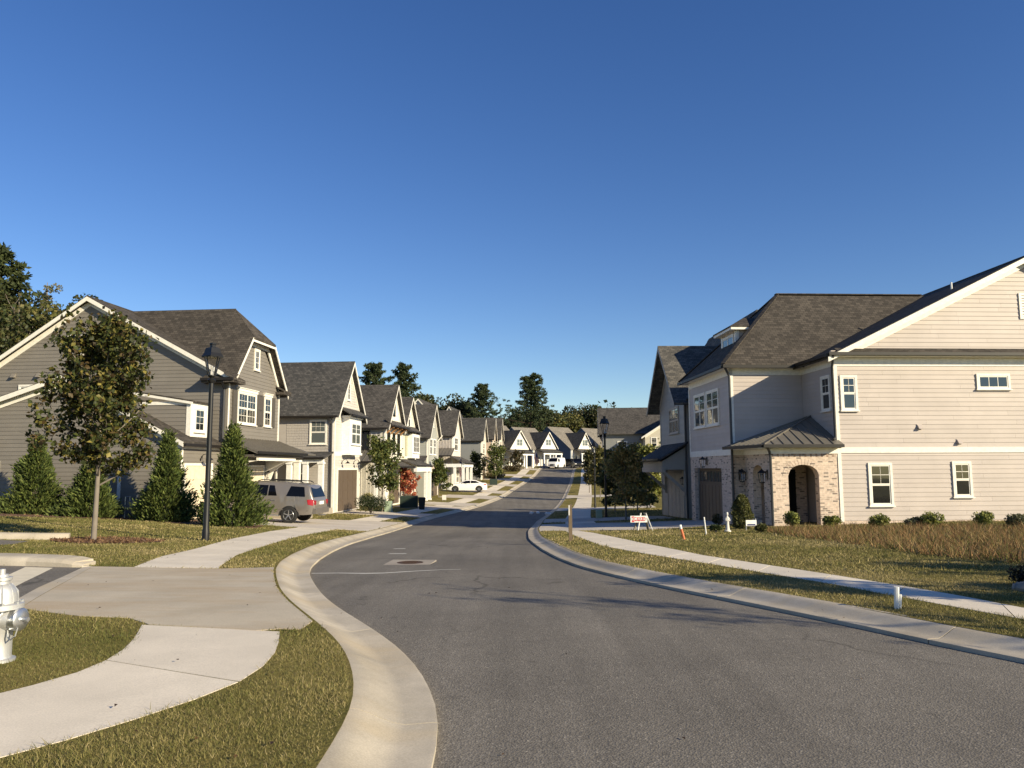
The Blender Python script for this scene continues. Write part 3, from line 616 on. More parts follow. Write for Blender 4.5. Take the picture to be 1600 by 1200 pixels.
# ------------------------------------------------------------------ house kit
def clip_z(poly, z):
    xs = []
    for i, (a, b) in enumerate(poly):
        c, d = poly[(i+1) % len(poly)]
        if (b - z) * (d - z) <= 0 and b != d: xs.append(a + (c-a)*(z-b)/(d-b))
    return (min(xs), max(xs)) if len(xs) > 1 else None
class House:
    def __init__(s, name, label, ox, oy, m, zb, cat='house', group=None):
        s.zb = zb; s.root = empty(name, (ox, oy, zb), -math.atan(m), label=label, cat=cat, group=group)
    def mb(s): return MB(-s.zb)
    def S(s, y=0.): return Fr((0, y, 0), (1, 0, 0), (0, -1, 0))
    def F(s, x=0.): return Fr((x, 0, 0), (0, 1, 0), (1, 0, 0))
    def Wt(s, x=0.): return Fr((x, 0, 0), (0, 1, 0), (-1, 0, 0))
    def part(s, name, mat, fn, parent=None, smooth=False, label=None, kind=None):
        mb = s.mb(); fn(mb); return mb.build(name, mat, parent or s.root, smooth, label, kind)
    def wall(s, fr, poly, mat, boards=None, course=.178, backmat=None, n=0., split=None, th=.16, style='lap', name='wall'):
        """wall core plus its siding; boards: 'each' one object per board, 'joined' one piece"""
        core = s.part(name, backmat or mat, lambda b: b.ext(fr, poly, n - th, n))
        if not boards: return core
        z0, z1 = min(p[1] for p in poly), max(p[1] for p in poly); jb = s.mb(); k = 0
        if style == 'batten':
            a0, a1 = min(p[0] for p in poly), max(p[0] for p in poly); a = a0 + .2
            while a < a1:
                zt = [z for z in np.arange(z0, z1, .05) if (c := clip_z(poly, z)) and c[0] <= a <= c[1]]
                if len(zt) > 2:
                    b = s.mb() if boards == 'each' else jb; b.rect(fr, a-.025, a+.025, zt[0], zt[-1], n+.001, n+.022)
                    if boards == 'each': b.build('batten', mat, core)
                a += .4
        elif style == 'shake':
            z = z0
            while z < z1 - .02:
                c = clip_z(poly, z + .01)
                if c:
                    a = c[0]
                    while a < c[1] - .05:
                        w = min(random.uniform(.11, .26), c[1]-a); dz = random.uniform(-.012, .012)
                        p = [fr.pt(a, z+dz, n+.004), fr.pt(a+w-.008, z+dz, n+.004), fr.pt(a+w-.008, z+dz, n+.024), fr.pt(a, z+dz, n+.024), fr.pt(a, z+course, n+.001), fr.pt(a+w-.008, z+course, n+.001), fr.pt(a+w-.008, z+course, n+.006), fr.pt(a, z+course, n+.006)]
                        jb.hexa(p); a += w
                z += course
        else:
            z = z0
            while z < z1 - .01:
                zt = min(z + course + .02, z1 - .003); c0 = clip_z(poly, z + .004); c1 = clip_z(poly, zt)
                if c0 and c1 and c0[1] - c0[0] > .08:
                    cuts = [0., 1.]
                    if split:
                        L = c0[1]-c0[0]; st = random.uniform(.25, 1)*split; cuts = [0.] + [t for t in np.arange(st, L-.3, split)/L] + [1.]
                    for t0, t1 in zip(cuts[:-1], cuts[1:]):
                        e = .002 if split else 0; A0, A1 = c0[0]+(c0[1]-c0[0])*t0+e, c0[0]+(c0[1]-c0[0])*t1-e; B0, B1 = (A0 if t0 > 0 else c1[0]), (A1 if t1 < 1 else c1[1])
                        b = s.mb() if boards == 'each' else jb; o = n + .001
                        b.hexa([fr.pt(A0, z, o), fr.pt(A1, z, o), fr.pt(A1, z, o+.022), fr.pt(A0, z, o+.022), fr.pt(B0, zt, o), fr.pt(B1, zt, o), fr.pt(B1, zt, o+.003), fr.pt(B0, zt, o+.003)])
                        if boards == 'each': b.build('siding_board', mat, core); k += 1
                z += course
        if boards != 'each': jb.build('shakes' if style == 'shake' else ('battens' if style == 'batten' else 'siding'), mat, core, kind='stuff')
        return core
    def window(s, fr, a0, a1, z0, z1, cols=2, top=2, bot=1, n=.034, trim=.09, head=0., tmat='trim', glass='glass', sill=True, sashes=1, parent=None, blinds=False):
        if a0 > a1: a0, a1 = a1, a0
        if z0 > z1: z0, z1 = z1, z0
        mb = s.mb(); d = n + .035
        mb.rect(fr, a0, a0+trim, z0, z1, n-.03, d); mb.rect(fr, a1-trim, a1, z0, z1, n-.03, d); mb.rect(fr, a0+trim, a1-trim, z1-trim, z1, n-.03, d+.002); mb.rect(fr, a0+trim, a1-trim, z0, z0+trim*.6, n-.03, d)
        if head: mb.rect(fr, a0-.06, a1+.06, z1+.001, z1+head, n-.03, d+.03); mb.rect(fr, a0-.1, a1+.1, z1+head+.001, z1+head+.04, n-.03, d+.07)
        fa0, fa1, fz0, fz1 = a0+trim, a1-trim, z0+trim*.6, z1-trim; sw = (fa1-fa0)/sashes; panes = []; f = min(.045, sw*.1); mu = .022
        for k in range(sashes):
            x0, x1 = fa0+sw*k, fa0+sw*(k+1)
            zs = [(fz0, fz1, top)] if not bot else [(fz0, (fz0+fz1)/2, bot), ((fz0+fz1)/2, fz1, top)]
            for j, (b0, b1, rows) in enumerate(zs):
                nn = n + (.012 if j == 0 and bot else .02)
                mb.rect(fr, x0, x0+f, b0, b1, n-.03, nn); mb.rect(fr, x1-f, x1, b0, b1, n-.03, nn); mb.rect(fr, x0+f, x1-f, b0, b0+f, n-.03, nn+.001); mb.rect(fr, x0+f, x1-f, b1-f, b1, n-.03, nn+.001)
                cw = (x1-x0-2*f); rh = (b1-b0-2*f); nc = cols if (rows > 1 or not bot or bot > 1) else 1
                for r in range(rows):
                    for c in range(nc):
                        panes.append((x0+f+cw*c/nc, x0+f+cw*(c+1)/nc, b0+f+rh*r/rows, b0+f+rh*(r+1)/rows, nn-.012))
                        if c: mb.rect(fr, x0+f+cw*c/nc-mu/2, x0+f+cw*c/nc+mu/2, b0+f, b1-f, n-.02, nn-.002)
                    if r: mb.rect(fr, x0+f, x1-f, b0+f+rh*r/rows-mu/2, b0+f+rh*r/rows+mu/2, n-.02, nn-.003)
        o = mb.build('window', tmat, parent or s.root)
        for p in panes:
            b = s.mb(); b.rect(fr, p[0]-.003, p[1]+.003, p[2]-.003, p[3]+.003, n-.025, p[4]); b.build('pane', glass, o)
        if sill: b = s.mb(); b.rect(fr, a0-.04, a1+.04, z0-.05, z0-.001, n-.03, d+.045); b.build('sill', tmat, o)
        if blinds:
            b = s.mb()
            for i in range(int((fz1-fz0)/.05)): b.rect(fr, fa0+f, fa1-f, fz0+.02+i*.05, fz0+.052+i*.05, n-.012, n+.0005+.001*(i % 2))
        return o
    def shutter(s, fr, a0, a1, z0, z1, mat='shutter', n=.033):
        mb = s.mb(); mb.rect(fr, a0, a1, z0, z1, n, n+.03)
        for zz0, zz1 in ((z0+.06, (z0+z1)/2-.03), ((z0+z1)/2+.03, z1-.06)): mb.rect(fr, a0+.05, a1-.05, zz0, zz1, n+.03, n+.042)
        return mb.build('shutter', mat, s.root)
    def garage(s, fr, a0, a1, z0, z1, mat='creamdoor', cols=4, rows=4, n=.0, lights=False, tmat='trim', vertical=False):
        mb = s.mb(); mb.rect(fr, a0, a1, z0, z1, n-.1, n+.006); o = mb.build('garage_door', mat, s.root)
        for r in range(rows):
            for c in range(cols):
                w, h = (a1-a0)/cols, (z1-z0)/rows; b = s.mb(); m = .05
                A0, A1, Z0, Z1 = a0+w*c+m, a0+w*(c+1)-m, z0+h*r+m*.6, z0+h*(r+1)-m*.6; top = r == rows-1 and lights
                b.rect(fr, A0, A1, Z0, Z1, n, n+(.010 if top else .022)); pn = b.build('pane' if top else 'panel', 'glass' if top else mat, o)
        b = s.mb(); t = .11; b.rect(fr, a0-t, a0-.001, z0, z1+t, n-.05, n+.05); b.rect(fr, a1+.001, a1+t, z0, z1+t, n-.05, n+.05); b.rect(fr, a0, a1, z1+.001, z1+t, n-.05, n+.048); b.build('door_casing', tmat, s.root)
        return o
    def gable(s, axis, l0, l1, w0, w1, ze, zr, mat, wr=None, ze1=None, ove=.35, ovr=(.3, .3), th=.13, tmat='trim', rakes=(1, 1), cap=True, clip=None, name='roof', valley=None, hide0=False):
        """pitched roof; ridge runs along axis from l0 to l1. clip = (height) jerkinhead at the l1 end"""
        P = (lambda l, w, z: (l, w, z)) if axis == 'x' else (lambda l, w, z: (w, l, z))
        wr = (w0+w1)/2 if wr is None else wr; ze1 = ze if ze1 is None else ze1; s0, s1 = (zr-ze)/(wr-w0), (zr-ze1)/(w1-wr)
        A, B = l0-ovr[0], l1+ovr[1]; e0, e1 = (w0-ove, ze-ove*s0), (w1+ove, ze1-ove*s1); t = th + .01
        if hide0: e0 = (w0+.03, ze+.03*s0)
        mb = s.mb()
        if clip:
            wc0, wc1 = wr-(zr-clip)/s0, wr+(zr-clip)/s1; bk = (zr-clip)/1.05; R0 = B - bk
            mb.slab([P(A, wr, zr+t), P(R0, wr, zr+t), P(B, wc0, clip+t), P(B, e0[0], e0[1]+t), P(A, e0[0], e0[1]+t)], th); mb.slab([P(A, wr, zr+t), P(R0, wr, zr+t), P(B, wc1, clip+t), P(B, e1[0], e1[1]+t), P(A, e1[0], e1[1]+t)], th)
            mb.slab([P(R0, wr, zr+t-.002), P(B+.02, wc0, clip+t-.002), P(B+.02, wc1, clip+t-.002)], th)
        else:
            mb.slab([P(A, wr, zr+t), P(B, wr, zr+t), P(B, e0[0], e0[1]+t), P(A, e0[0], e0[1]+t)], th)
            if valley: mb.slab([P(A, wr, zr+t), P(l0+valley, wr, zr+t), P(l0, e1[0], e1[1]+t), P(A, e1[0], e1[1]+t)], th)
            else: mb.slab([P(A, wr, zr+t), P(B, wr, zr+t), P(B, e1[0], e1[1]+t), P(A, e1[0], e1[1]+t)], th)
        ro = mb.build(name, mat, s.root)
        if cap:
            b = s.mb(); E = R0 if clip else B
            b.slab([P(A, wr-.13, zr+t-.13*s0+.035), P(E, wr-.13, zr+t-.13*s0+.035), P(E, wr, zr+t+.035), P(A, wr, zr+t+.035)], .03); b.slab([P(A, wr, zr+t+.035), P(E, wr, zr+t+.035), P(E, wr+.13, zr+t-.13*s1+.035), P(A, wr+.13, zr+t-.13*s1+.035)], .03)
            b.build('ridge_cap', mat, ro)
        for k, (L, sg) in enumerate(((A, -1), (B, 1))):
            if not rakes[k]: continue
            fr = Fr(P(L, 0, 0), P(0, 1, 0), P(sg, 0, 0)); fw = Fr(P((l0, l1)[k], 0, 0), P(0, 1, 0), P(sg, 0, 0)); cl = clip if (clip and sg > 0) else None
            for (e, wc, zc, ss) in ((e0, w0, ze, s0), (e1, w1, ze1, s1)):
                tw, tz = (wr, zr) if not cl else (wr + math.copysign((zr-cl)/ss, e[0]-wr), cl); q = ss*.0
                mb = s.mb(); mb.ext(fr, [(tw, tz+t-.03), (e[0], e[1]+t-.03), (e[0], e[1]+t-.24), (tw, tz+t-.24)], -.035, .012); mb.build('rake_board', tmat, s.root)
                mb = s.mb(); mb.ext(fw, [(tw, tz-.02), (wc, zc-.02), (wc, zc-.30), (tw, tz-.30)], -.01, .055); mb.build('rake_frieze', tmat, s.root)
            if cl:
                wc0, wc1 = wr-(zr-cl)/s0, wr+(zr-cl)/s1; mb = s.mb(); mb.ext(fr, [(wc0, cl+t-.03), (wc1, cl+t-.03), (wc1, cl+t-.24), (wc0, cl+t-.24)], -.03, .014); mb.build('rake_board', tmat, s.root)
                mb = s.mb(); mb.ext(fw, [(wc0, cl-.02), (wc1, cl-.02), (wc1, cl-.22), (wc0, cl-.22)], -.01, .057); mb.build('rake_frieze', tmat, s.root)
        return ro, (e0, e1)
    def lean(s, x0, x1, y0, y1, zt, zb, toward, mat='sh_char', th=.1, metal=False, trim='trim', seam=.4, name='porch_roof'):
        """shed roof; toward '+x','-x','-y' is the low side"""
        if toward == '+x': q = [(x0, y0, zt), (x0, y1, zt), (x1, y1, zb), (x1, y0, zb)]; ed = ((x1, y0), (x1, y1))
        elif toward == '-x': q = [(x1, y0, zt), (x1, y1, zt), (x0, y1, zb), (x0, y0, zb)]; ed = ((x0, y0), (x0, y1))
        else: q = [(x0, y1, zt), (x1, y1, zt), (x1, y0, zb), (x0, y0, zb)]; ed = ((x0, y0), (x1, y0))
        mb = s.mb(); mb.slab(q, th); ro = mb.build(name, mat, s.root)
        if metal:
            a, b, c, d = [np.array(p, float) for p in q]; n = max(2, int(np.linalg.norm(b-a)/seam))
            for i in range(n+1):
                t = i/n; m2 = s.mb(); p, r = a+(b-a)*t, d+(c-d)*t; m2.beam(p+[0, 0, .02], r+[0, 0, .02], .035, .06); m2.build('seam', mat, ro)
        g2 = s.mb(); g2.beam((ed[0][0], ed[0][1], zb-.02), (ed[1][0], ed[1][1], zb-.02), .11, .11); g2.build('gutter', 'gutter', s.root)
        return ro
    def gut(s, p, q, w=.12): return s.part('gutter', 'gutter', lambda b: b.beam(p, q, w, .12))
    def spout(s, pts, r=.05): return s.part('downspout', 'downspout', lambda b: b.tube(pts, r, 8), smooth=True)
    def board(s, fr, a0, a1, z0, z1, n0=.0, n1=.045, mat='trim', name='trim_board'): return s.part(name, mat, lambda b: b.rect(fr, a0, a1, z0, z1, n0, n1))
    def column(s, x, y, z0, z1, w=.28, mat='trim'):
        return s.part('column', mat, lambda b: (b.box(x-w/2, x+w/2, y-w/2, y+w/2, z0, z1), b.box(x-w*.65, x+w*.65, y-w*.65, y+w*.65, z0, z0+.15), b.box(x-w*.65, x+w*.65, y-w*.65, y+w*.65, z1-.12, z1)))
    def lantern(s, fr, a, z, n=0., sc=1., parent=None, goose=False):
        if goose:
            o = s.part('wall_lamp', 'blackmetal', lambda b: (b.tube([fr.pt(a, z, n), fr.pt(a, z+.22, n+.12), fr.pt(a, z+.26, n+.3), fr.pt(a, z+.12, n+.42)], .018, 6), b.lathe([(.03, 0), (.06, -.03), (.17, -.13), (.175, -.14), (.02, -.12)], 12, fr.pt(a, z+.12, n+.42)), b.lathe([(.06, 0), (.06, .02), (.0, .025)], 10, fr.pt(a, z, n), fr.N)), smooth=True)
            return o
        c = fr.pt(a, z, n+.17*sc)
        def f(b):
            b.beam(fr.pt(a, z+.14*sc, n-.01), fr.pt(a, z+.14*sc, n+.17*sc), .03*sc, .03*sc); b.rect(fr, a-.06*sc, a+.06*sc, z-.1*sc, z+.2*sc, n, n+.02)
            b.lathe([(.0, .24*sc), (.03*sc, .2*sc), (.13*sc, .12*sc), (.135*sc, .10*sc), (.02*sc, .1*sc)], 4, c); b.lathe([(.08*sc, -.2*sc), (.08*sc, -.17*sc), (.01, -.16*sc), (.01, -.24*sc)], 4, c)
            for i in range(4):
                t = math.pi/2*i; b.beam(c+np.array([math.cos(t)*.12*sc, math.sin(t)*.12*sc, .1*sc]), c+np.array([math.cos(t)*.08*sc, math.sin(t)*.08*sc, -.18*sc]), .014*sc, .014*sc)
        o = s.part('wall_lantern', 'blackmetal', f)
        s.part('glass', 'clearglass', lambda b: b.lathe([(.075*sc, -.165*sc), (.115*sc, .095*sc)], 4, c), o)
        return o

# ------------------------------------------------------------------ the cream house on the right
H = House('brick_and_siding_house', 'large cream lap-sided house with a brick arched porch and dark roof, on the right', 12.65, 30.0, -.05, -.75)
S0, xf, yF = H.S(0), -3.14, 2.97
# wing with the gable turned to the lawn
H.wall(S0, [(0, -.45), (16.2, -.45), (16.2, 2.14), (0, 2.14)], 'sid_R1', 'each', split=3.66)
H.wall(S0, [(0, 2.36), (16.2, 2.36), (16.2, 5.55), (0, 5.55)], 'sid_R1', 'each', split=3.66)
H.wall(S0, [(.4, 6.15), (15.8, 6.15), (8.1, 9.82)], 'sid_R1', 'each', split=3.66)
H.part('foundation', 'brick', lambda b: b.rect(S0, -.02, 16.22, -1.6, -.46, -.2, .02))
H.part('wall', 'sid_R1', lambda b: (b.rect(S0, 0, 16.2, 2.13, 6.2, -.3, -.17), b.box(.1, 16.1, .3, 13, -1.2, 5.95), b.ext(S0, [(0, 5.95), (16.2, 5.95), (8.1, 9.86)], -13, -.18)))
H.board(S0, -.03, 16.2, 2.141, 2.359, -.1, .045, name='belt_board'); H.board(S0, -.03, 16.2, 5.551, 5.88, -.1, .03, name='frieze_board')
H.board(S0, -.035, .1, -.5, 2.14, -.05, .046, name='corner_board'); H.board(S0, -.035, .1, 2.36, 5.55, -.05, .046, name='corner_board')
H.gable('y', 0, 13, 0, 16.2, 5.95, 9.9, 'sh_L1', ovr=(.38, .3), ove=.38, rakes=(1, 1))
H.part('pent_roof', 'sh_L1', lambda b: b.slab([(.05, .0, 6.27), (16.15, .0, 6.27), (16.15, -.40, 6.04), (.05, -.40, 6.04)], .06))
H.part('soffit', 'trim', lambda b: b.box(-.36, 16.5, -.36, .0, 5.89, 5.955)); H.gut((-.38, -.43, 5.98), (16.5, -.43, 5.98))
H.gut((-.43, -.4, 5.93), (-.43, 2.75, 5.93))
H.window(S0, 1.14, 2.09, .11, 1.76); H.window(S0, 4.5, 5.27, .43, 1.80); H.window(S0, .20, .88, 3.80, 5.18); H.window(S0, 5.73, 7.1, 4.64, 5.25, cols=3, top=1, bot=0); H.window(S0, 10.5, 11.4, 3.7, 5.2); H.window(S0, 11.2, 12.1, .1, 1.76)
vt = H.part('gable_vent', 'trim', lambda b: (b.rect(S0, 7.72, 7.82, 7.46, 8.52, 0, .06), b.rect(S0, 8.38, 8.48, 7.46, 8.52, 0, .06), b.rect(S0, 7.82, 8.38, 8.42, 8.52, 0, .06), b.rect(S0, 7.82, 8.38, 7.46, 7.55, 0, .06)))
for i in range(8): H.part('louver', 'trim', lambda b: b.hexa([S0.pt(7.82, 7.56+i*.108, .05), S0.pt(8.38, 7.56+i*.108, .05), S0.pt(8.38, 7.56+i*.108, .065), S0.pt(7.82, 7.56+i*.108, .065), S0.pt(7.82, 7.65+i*.108, .01), S0.pt(8.38, 7.65+i*.108, .01), S0.pt(8.38, 7.65+i*.108, .025), S0.pt(7.82, 7.65+i*.108, .025)]), vt)
for a, z in ((3.3, 3.15), (4.86, 2.57)): H.part('exhaust_hood', 'sid_R1', lambda b: (b.rect(S0, a-.1, a+.1, z-.1, z+.1, .0, .04), b.hexa([S0.pt(a-.08, z-.08, .03), S0.pt(a+.08, z-.08, .03), S0.pt(a+.08, z-.08, .16), S0.pt(a-.08, z-.08, .16), S0.pt(a-.08, z+.09, .03), S0.pt(a+.08, z+.09, .03), S0.pt(a+.08, z+.07, .05), S0.pt(a-.08, z+.07, .05)])))
H.part('roof_vent_pipe', 'plastic', lambda b: b.tube([(6.3, 2, 8.9), (6.3, 2, 9.45)], .04, 8))
# left cheek of the wing and the recessed wall
Wl = H.Wt(0); Sr = H.S(yF)
H.wall(Wl, [(0, 2.36), (yF, 2.36), (yF, 5.55), (0, 5.55)], 'sid_R1', 'each'); H.part('wall', 'sid_R1', lambda b: b.box(.16, .3, .2, yF, -1, 5.95))
H.board(Wl, 0, yF, 5.551, 5.9, -.1, .03, name='frieze_board'); H.board(Wl, -.02, .1, 2.36, 5.55, -.02, .045, name='corner_board'); H.window(Wl, .30, 1.1, 3.84, 5.25)
H.wall(Sr, [(xf, 2.40), (-.02, 2.40), (-.02, 5.55), (xf, 5.55)], 'sid_R1', 'each'); H.board(Sr, xf-.03, -.03, 5.551, 5.9, -.1, .03, name='frieze_board'); H.board(Sr, xf-.03, xf+.1, 2.40, 5.55, -.02, .045, name='corner_board')
H.board(Sr, xf-.03, -.03, 2.12, 2.399, -.1, .045, name='belt_board')
# front block facing the street: brick below, siding above, hipped roof with a dormer
Wf = H.Wt(xf); yE = 9.3
H.wall(Wf, [(yF, 2.40), (yE, 2.40), (yE, 5.55), (yF, 5.55)], 'sid_R1', 'each'); H.board(Wf, yF-.03, yE, 2.12, 2.399, -.1, .045, name='belt_board'); H.board(Wf, yF-.03, yE, 5.551, 5.9, -.1, .03, name='frieze_board'); H.board(Wf, yF-.02, yF+.1, 2.4, 5.55, -.02, .045, name='corner_board'); H.board(Wf, yE-.12, yE, 2.4, 5.55, -.02, .045, name='corner_board')
H.part('wall', 'sid_R1', lambda b: b.box(xf+.5, 4, yF+.17, yE, -1.2, 5.9))
g0, g1, gt = 4.53, 8.70, 1.57
H.part('brick_wall', 'brick', lambda b: (b.rect(Wf, yF, g0, -1.6, 2.119, -.16, .01), b.rect(Wf, g1, yE+.05, -1.6, 2.119, -.16, .01), b.rect(Wf, g0, g1, gt, 2.119, -.16, .01)))
H.part('brick_wall', 'brick', lambda b: b.rect(Sr, xf-.01, -.02, -1.6, 2.118, -.16, .01))
gd = H.part('garage_door', 'browndoor', lambda b: b.rect(Wf, g0, g1, -1.2, gt, -.3, -.24))
for i in range(8):
    w = (g1-g0)/8; a = g0+w*i
    H.part('plank', 'browndoor', lambda b: b.rect(Wf, a+.03, a+w-.03, -1.1, .78, -.24, -.20), gd); p = H.part('pane', 'glassgrey', lambda b: b.rect(Wf, a+.07, a+w-.07, .95, 1.42, -.24, -.215), gd)
    H.part('muntin', 'browndoor', lambda b: [b.rect(Wf, a+.07+(w-.14)*k/4-.01, a+.07+(w-.14)*k/4+.01, .95, 1.42, -.214, -.2) for k in range(1, 4)], gd)
H.window(Wf, 4.50, 6.35, 3.52, 5.16, cols=1, sashes=2, top=2, bot=1, glass='glassgrey'); H.window(Wf, 6.5, 8.35, 3.52, 5.16, cols=1, sashes=2, top=2, bot=1, glass='glassgrey')
hy0, hy1, hx0 = yF-.38, yE+.35, xf-.42; hz = 5.97; ry = (hy0+hy1)/2; zr = 9.82; rx = .37
mb = H.mb(); t = .13
mb.slab([(rx, ry, zr), (12, ry, zr), (12, hy0, hz), (hx0, hy0, hz)], t); mb.slab([(rx, ry, zr), (12, ry, zr), (12, hy1, hz), (hx0, hy1, hz)], t); mb.slab([(rx, ry, zr-.002), (hx0, hy0, hz-.002), (hx0, hy1, hz-.002)], t)
ro = mb.build('roof', 'sh_L1', H.root)
H.part('ridge_cap', 'sh_L1', lambda b: (b.beam((rx-.1, ry, zr+.01), (7.4, ry, zr+.01), .26, .05), b.beam((rx, ry, zr+.01), (hx0, hy0, hz+.02), .2, .04), b.beam((rx, ry, zr+.01), (hx0, hy1, hz+.02), .2, .04)), ro)
H.part('soffit', 'trim', lambda b: (b.box(hx0+.04, xf+.1, hy0+.04, hy1-.04, 5.83, 5.86), b.box(xf+.1, -.44, hy0+.04, yF, 5.83, 5.86))); H.gut((hx0-.04, hy0-.02, hz-.1), (hx0-.04, hy1, hz-.1)); H.gut((hx0-.03, hy0-.05, hz-.1), (-.5, hy0-.05, hz-.1))
# dormer on the street slope
dx, dy0, dy1, dz0, dz1 = -2.15, 4.9, 6.9, 6.85, 7.85
H.part('dormer', 'sid_R1', lambda b: b.box(dx, .0, dy0, dy1, 6.6, dz1)); Wd = H.Wt(dx); dsd = H.S(dy0)
H.window(Wd, dy0+.2, dy1-.2, dz0+.12, dz1-.12, cols=1, sashes=2, top=1, bot=0, trim=.08); H.board(Wd, dy0-.02, dy0+.14, 6.9, dz1, 0, .03, name='corner_board'); H.board(Wd, dy1-.14, dy1+.02, 6.9, dz1, 0, .03, name='corner_board'); H.board(dsd, dx-.03, dx+.14, 6.9, dz1, 0, .03, name='corner_board')
H.part('dormer_fascia', 'trim', lambda b: b.box(dx-.3, .0, dy0-.28, dy1+.28, dz1, dz1+.14))
mb = H.mb(); zt = 8.62; ym = (dy0+dy1)/2; mb.slab([(dx+.75, ym, zt), (.6, ym, zt), (.0, dy0-.3, dz1+.17), (dx-.33, dy0-.3, dz1+.17)], .06); mb.slab([(dx+.75, ym, zt), (.6, ym, zt), (.0, dy1+.3, dz1+.17), (dx-.33, dy1+.3, dz1+.17)], .06); mb.slab([(dx+.75, ym, zt-.002), (dx-.33, dy0-.3, dz1+.168), (dx-.33, dy1+.3, dz1+.168)], .06); mb.build('dormer_roof', 'sh_L1', H.root)
# arched brick porch
px0 = -2.65; Sp = H.S(0); Wp = H.Wt(px0)
def arch_wall(b, fr, a0, a1, o0, o1, zsp, ztop, z0, z1, n0, n1):
    b.rect(fr, a0, o0, z0, z1, n0, n1); b.rect(fr, o1, a1, z0, z1, n0, n1); k = 14; c = (o0+o1)/2; hw = (o1-o0)/2
    for i in range(k):
        u0, u1 = -1+2*i/k, -1+2*(i+1)/k; f = lambda u: zsp + (ztop-zsp)*math.sqrt(max(0, 1-u*u))
        b.ext(fr, [(c+hw*u0, f(u0)), (c+hw*u1, f(u1)), (c+hw*u1, z1), (c+hw*u0, z1)], n0, n1)
H.part('brick_wall', 'brick', lambda b: arch_wall(b, Sp, px0, -.04, -2.02, -.81, 1.28, 1.70, -1.6, 2.12, -.33, .02), label='sunlit brick porch front with an arched opening')
H.part('brick_wall', 'brick', lambda b: arch_wall(b, Wp, .33, 2.96, .85, 2.05, 1.28, 1.70, -1.6, 2.12, -.33, 0.))
def voussoirs(fr, o0, o1, zsp, ztop, n):
    c = (o0+o1)/2; hw = (o1-o0)/2
    for i in range(17):
        a0, a1 = math.pi*(1-i/17)-.012, math.pi*(1-(i+1)/17)+.012; p = lambda a, k: (c+(hw+k)*math.cos(a), zsp+(ztop-zsp+k)*math.sin(a))
        H.part('arch_brick', 'brick', lambda b: b.ext(fr, [p(a0, .0), p(a1, .0), p(a1, .21), p(a0, .21)], n, n+.012))
voussoirs(Sp, -2.02, -.81, 1.28, 1.70, .02)
for i in range(36): H.part('soldier_brick', 'brickdark' if i % 3 == 0 else 'brick', lambda b: b.rect(Sp, px0+i*.0725+.004, px0+(i+1)*.0725-.004, 2.0, 2.118, .02, .03))
H.part('porch_floor', 'pad', lambda b: b.box(px0+.02, 0, .02, yF, -1.3, -.72)); H.part('entry_door', 'dark', lambda b: b.box(-1.5, -.5, yF-.06, yF-.01, -.7, 1.5))
H.part('cornice', 'trim', lambda b: (b.box(px0-.05, -.02, -.06, .1, 2.119, 2.40), b.box(px0-.05, px0+.1, .1, yF, 2.119, 2.40)))
ap = np.array([-.02, 2.25, 3.72]); e = .42; zl = 2.47; c0 = np.array([px0-e, -e, zl]); c1 = np.array([.05, -e, zl]); c2 = np.array([px0-e-.5, yF-.02, zl]); ap2 = np.array([-.02, yF-.02, 3.72])
mb = H.mb(); mb.slab([c0, c1, ap], .05); mb.slab([c2, c0, ap, ap2], .05); pr = mb.build('porch_roof', 'greymetal', H.root)
for i in range(1, 8):
    t = i/8; p = c0+(c1-c0)*t; ridge_t = min(1, (p[0]-c0[0])/(ap[0]-c0[0])); q = c0+(ap-c0)*ridge_t
    H.part('seam', 'greymetal', lambda b: b.beam(p+[0, 0, .02], q+[0, 0, .015], .03, .035), pr)
for i in range(1, 9):
    t = i/9; p = c2+(c0-c2)*t; f = (p[1]-c0[1])/(ap[1]-c0[1]); q = c0+(ap-c0)*f if f < 1 else ap2+(ap-ap2)*max(0., min(1., (yF-p[1])/(yF-ap[1])))
    H.part('seam', 'greymetal', lambda b: b.beam(p+[0, 0, .02], q+[0, 0, .015], .03, .035), pr)
H.part('hip_cap', 'greymetal', lambda b: b.beam(c0+[0, 0, .02], ap+[0, 0, .02], .07, .05), pr)
H.part('soffit', 'trim', lambda b: (b.box(px0-e+.05, -.02, -e+.05, -.062, 2.32, 2.40), b.box(px0-e-.1, px0-.052, -e+.05, yF-.05, 2.32, 2.40))); H.gut((px0-e-.05, -e-.05, zl-.06), (.02, -e-.05, zl-.06)); H.gut((px0-e-.05, -e, zl-.06), (px0-e-.5, yF-.1, zl-.06))
H.spout([(-.2, -.42, 5.9), (-.12, -.2, 5.7), (-.1, -.07, 5.5), (-.1, -.07, 2.75), (-.25, -.2, 2.65)]); H.spout([(px0-.3, -.4, 2.38), (px0-.1, -.1, 2.2), (px0-.05, -.06, 2.0), (px0-.05, -.06, -.95)]); H.spout([(xf-.35, hy0, 5.85), (xf-.08, yF-.06, 5.55), (xf-.06, yF-.07, 5.4), (xf-.06, yF-.07, -1.0)], .055)
H.lantern(Wf, 6.6, 1.85, .02, 1.2); H.lantern(Wp, .45, 1.25, .0, 1.3); H.lantern(Sr, -2.85, 1.25, .01, 1.3)

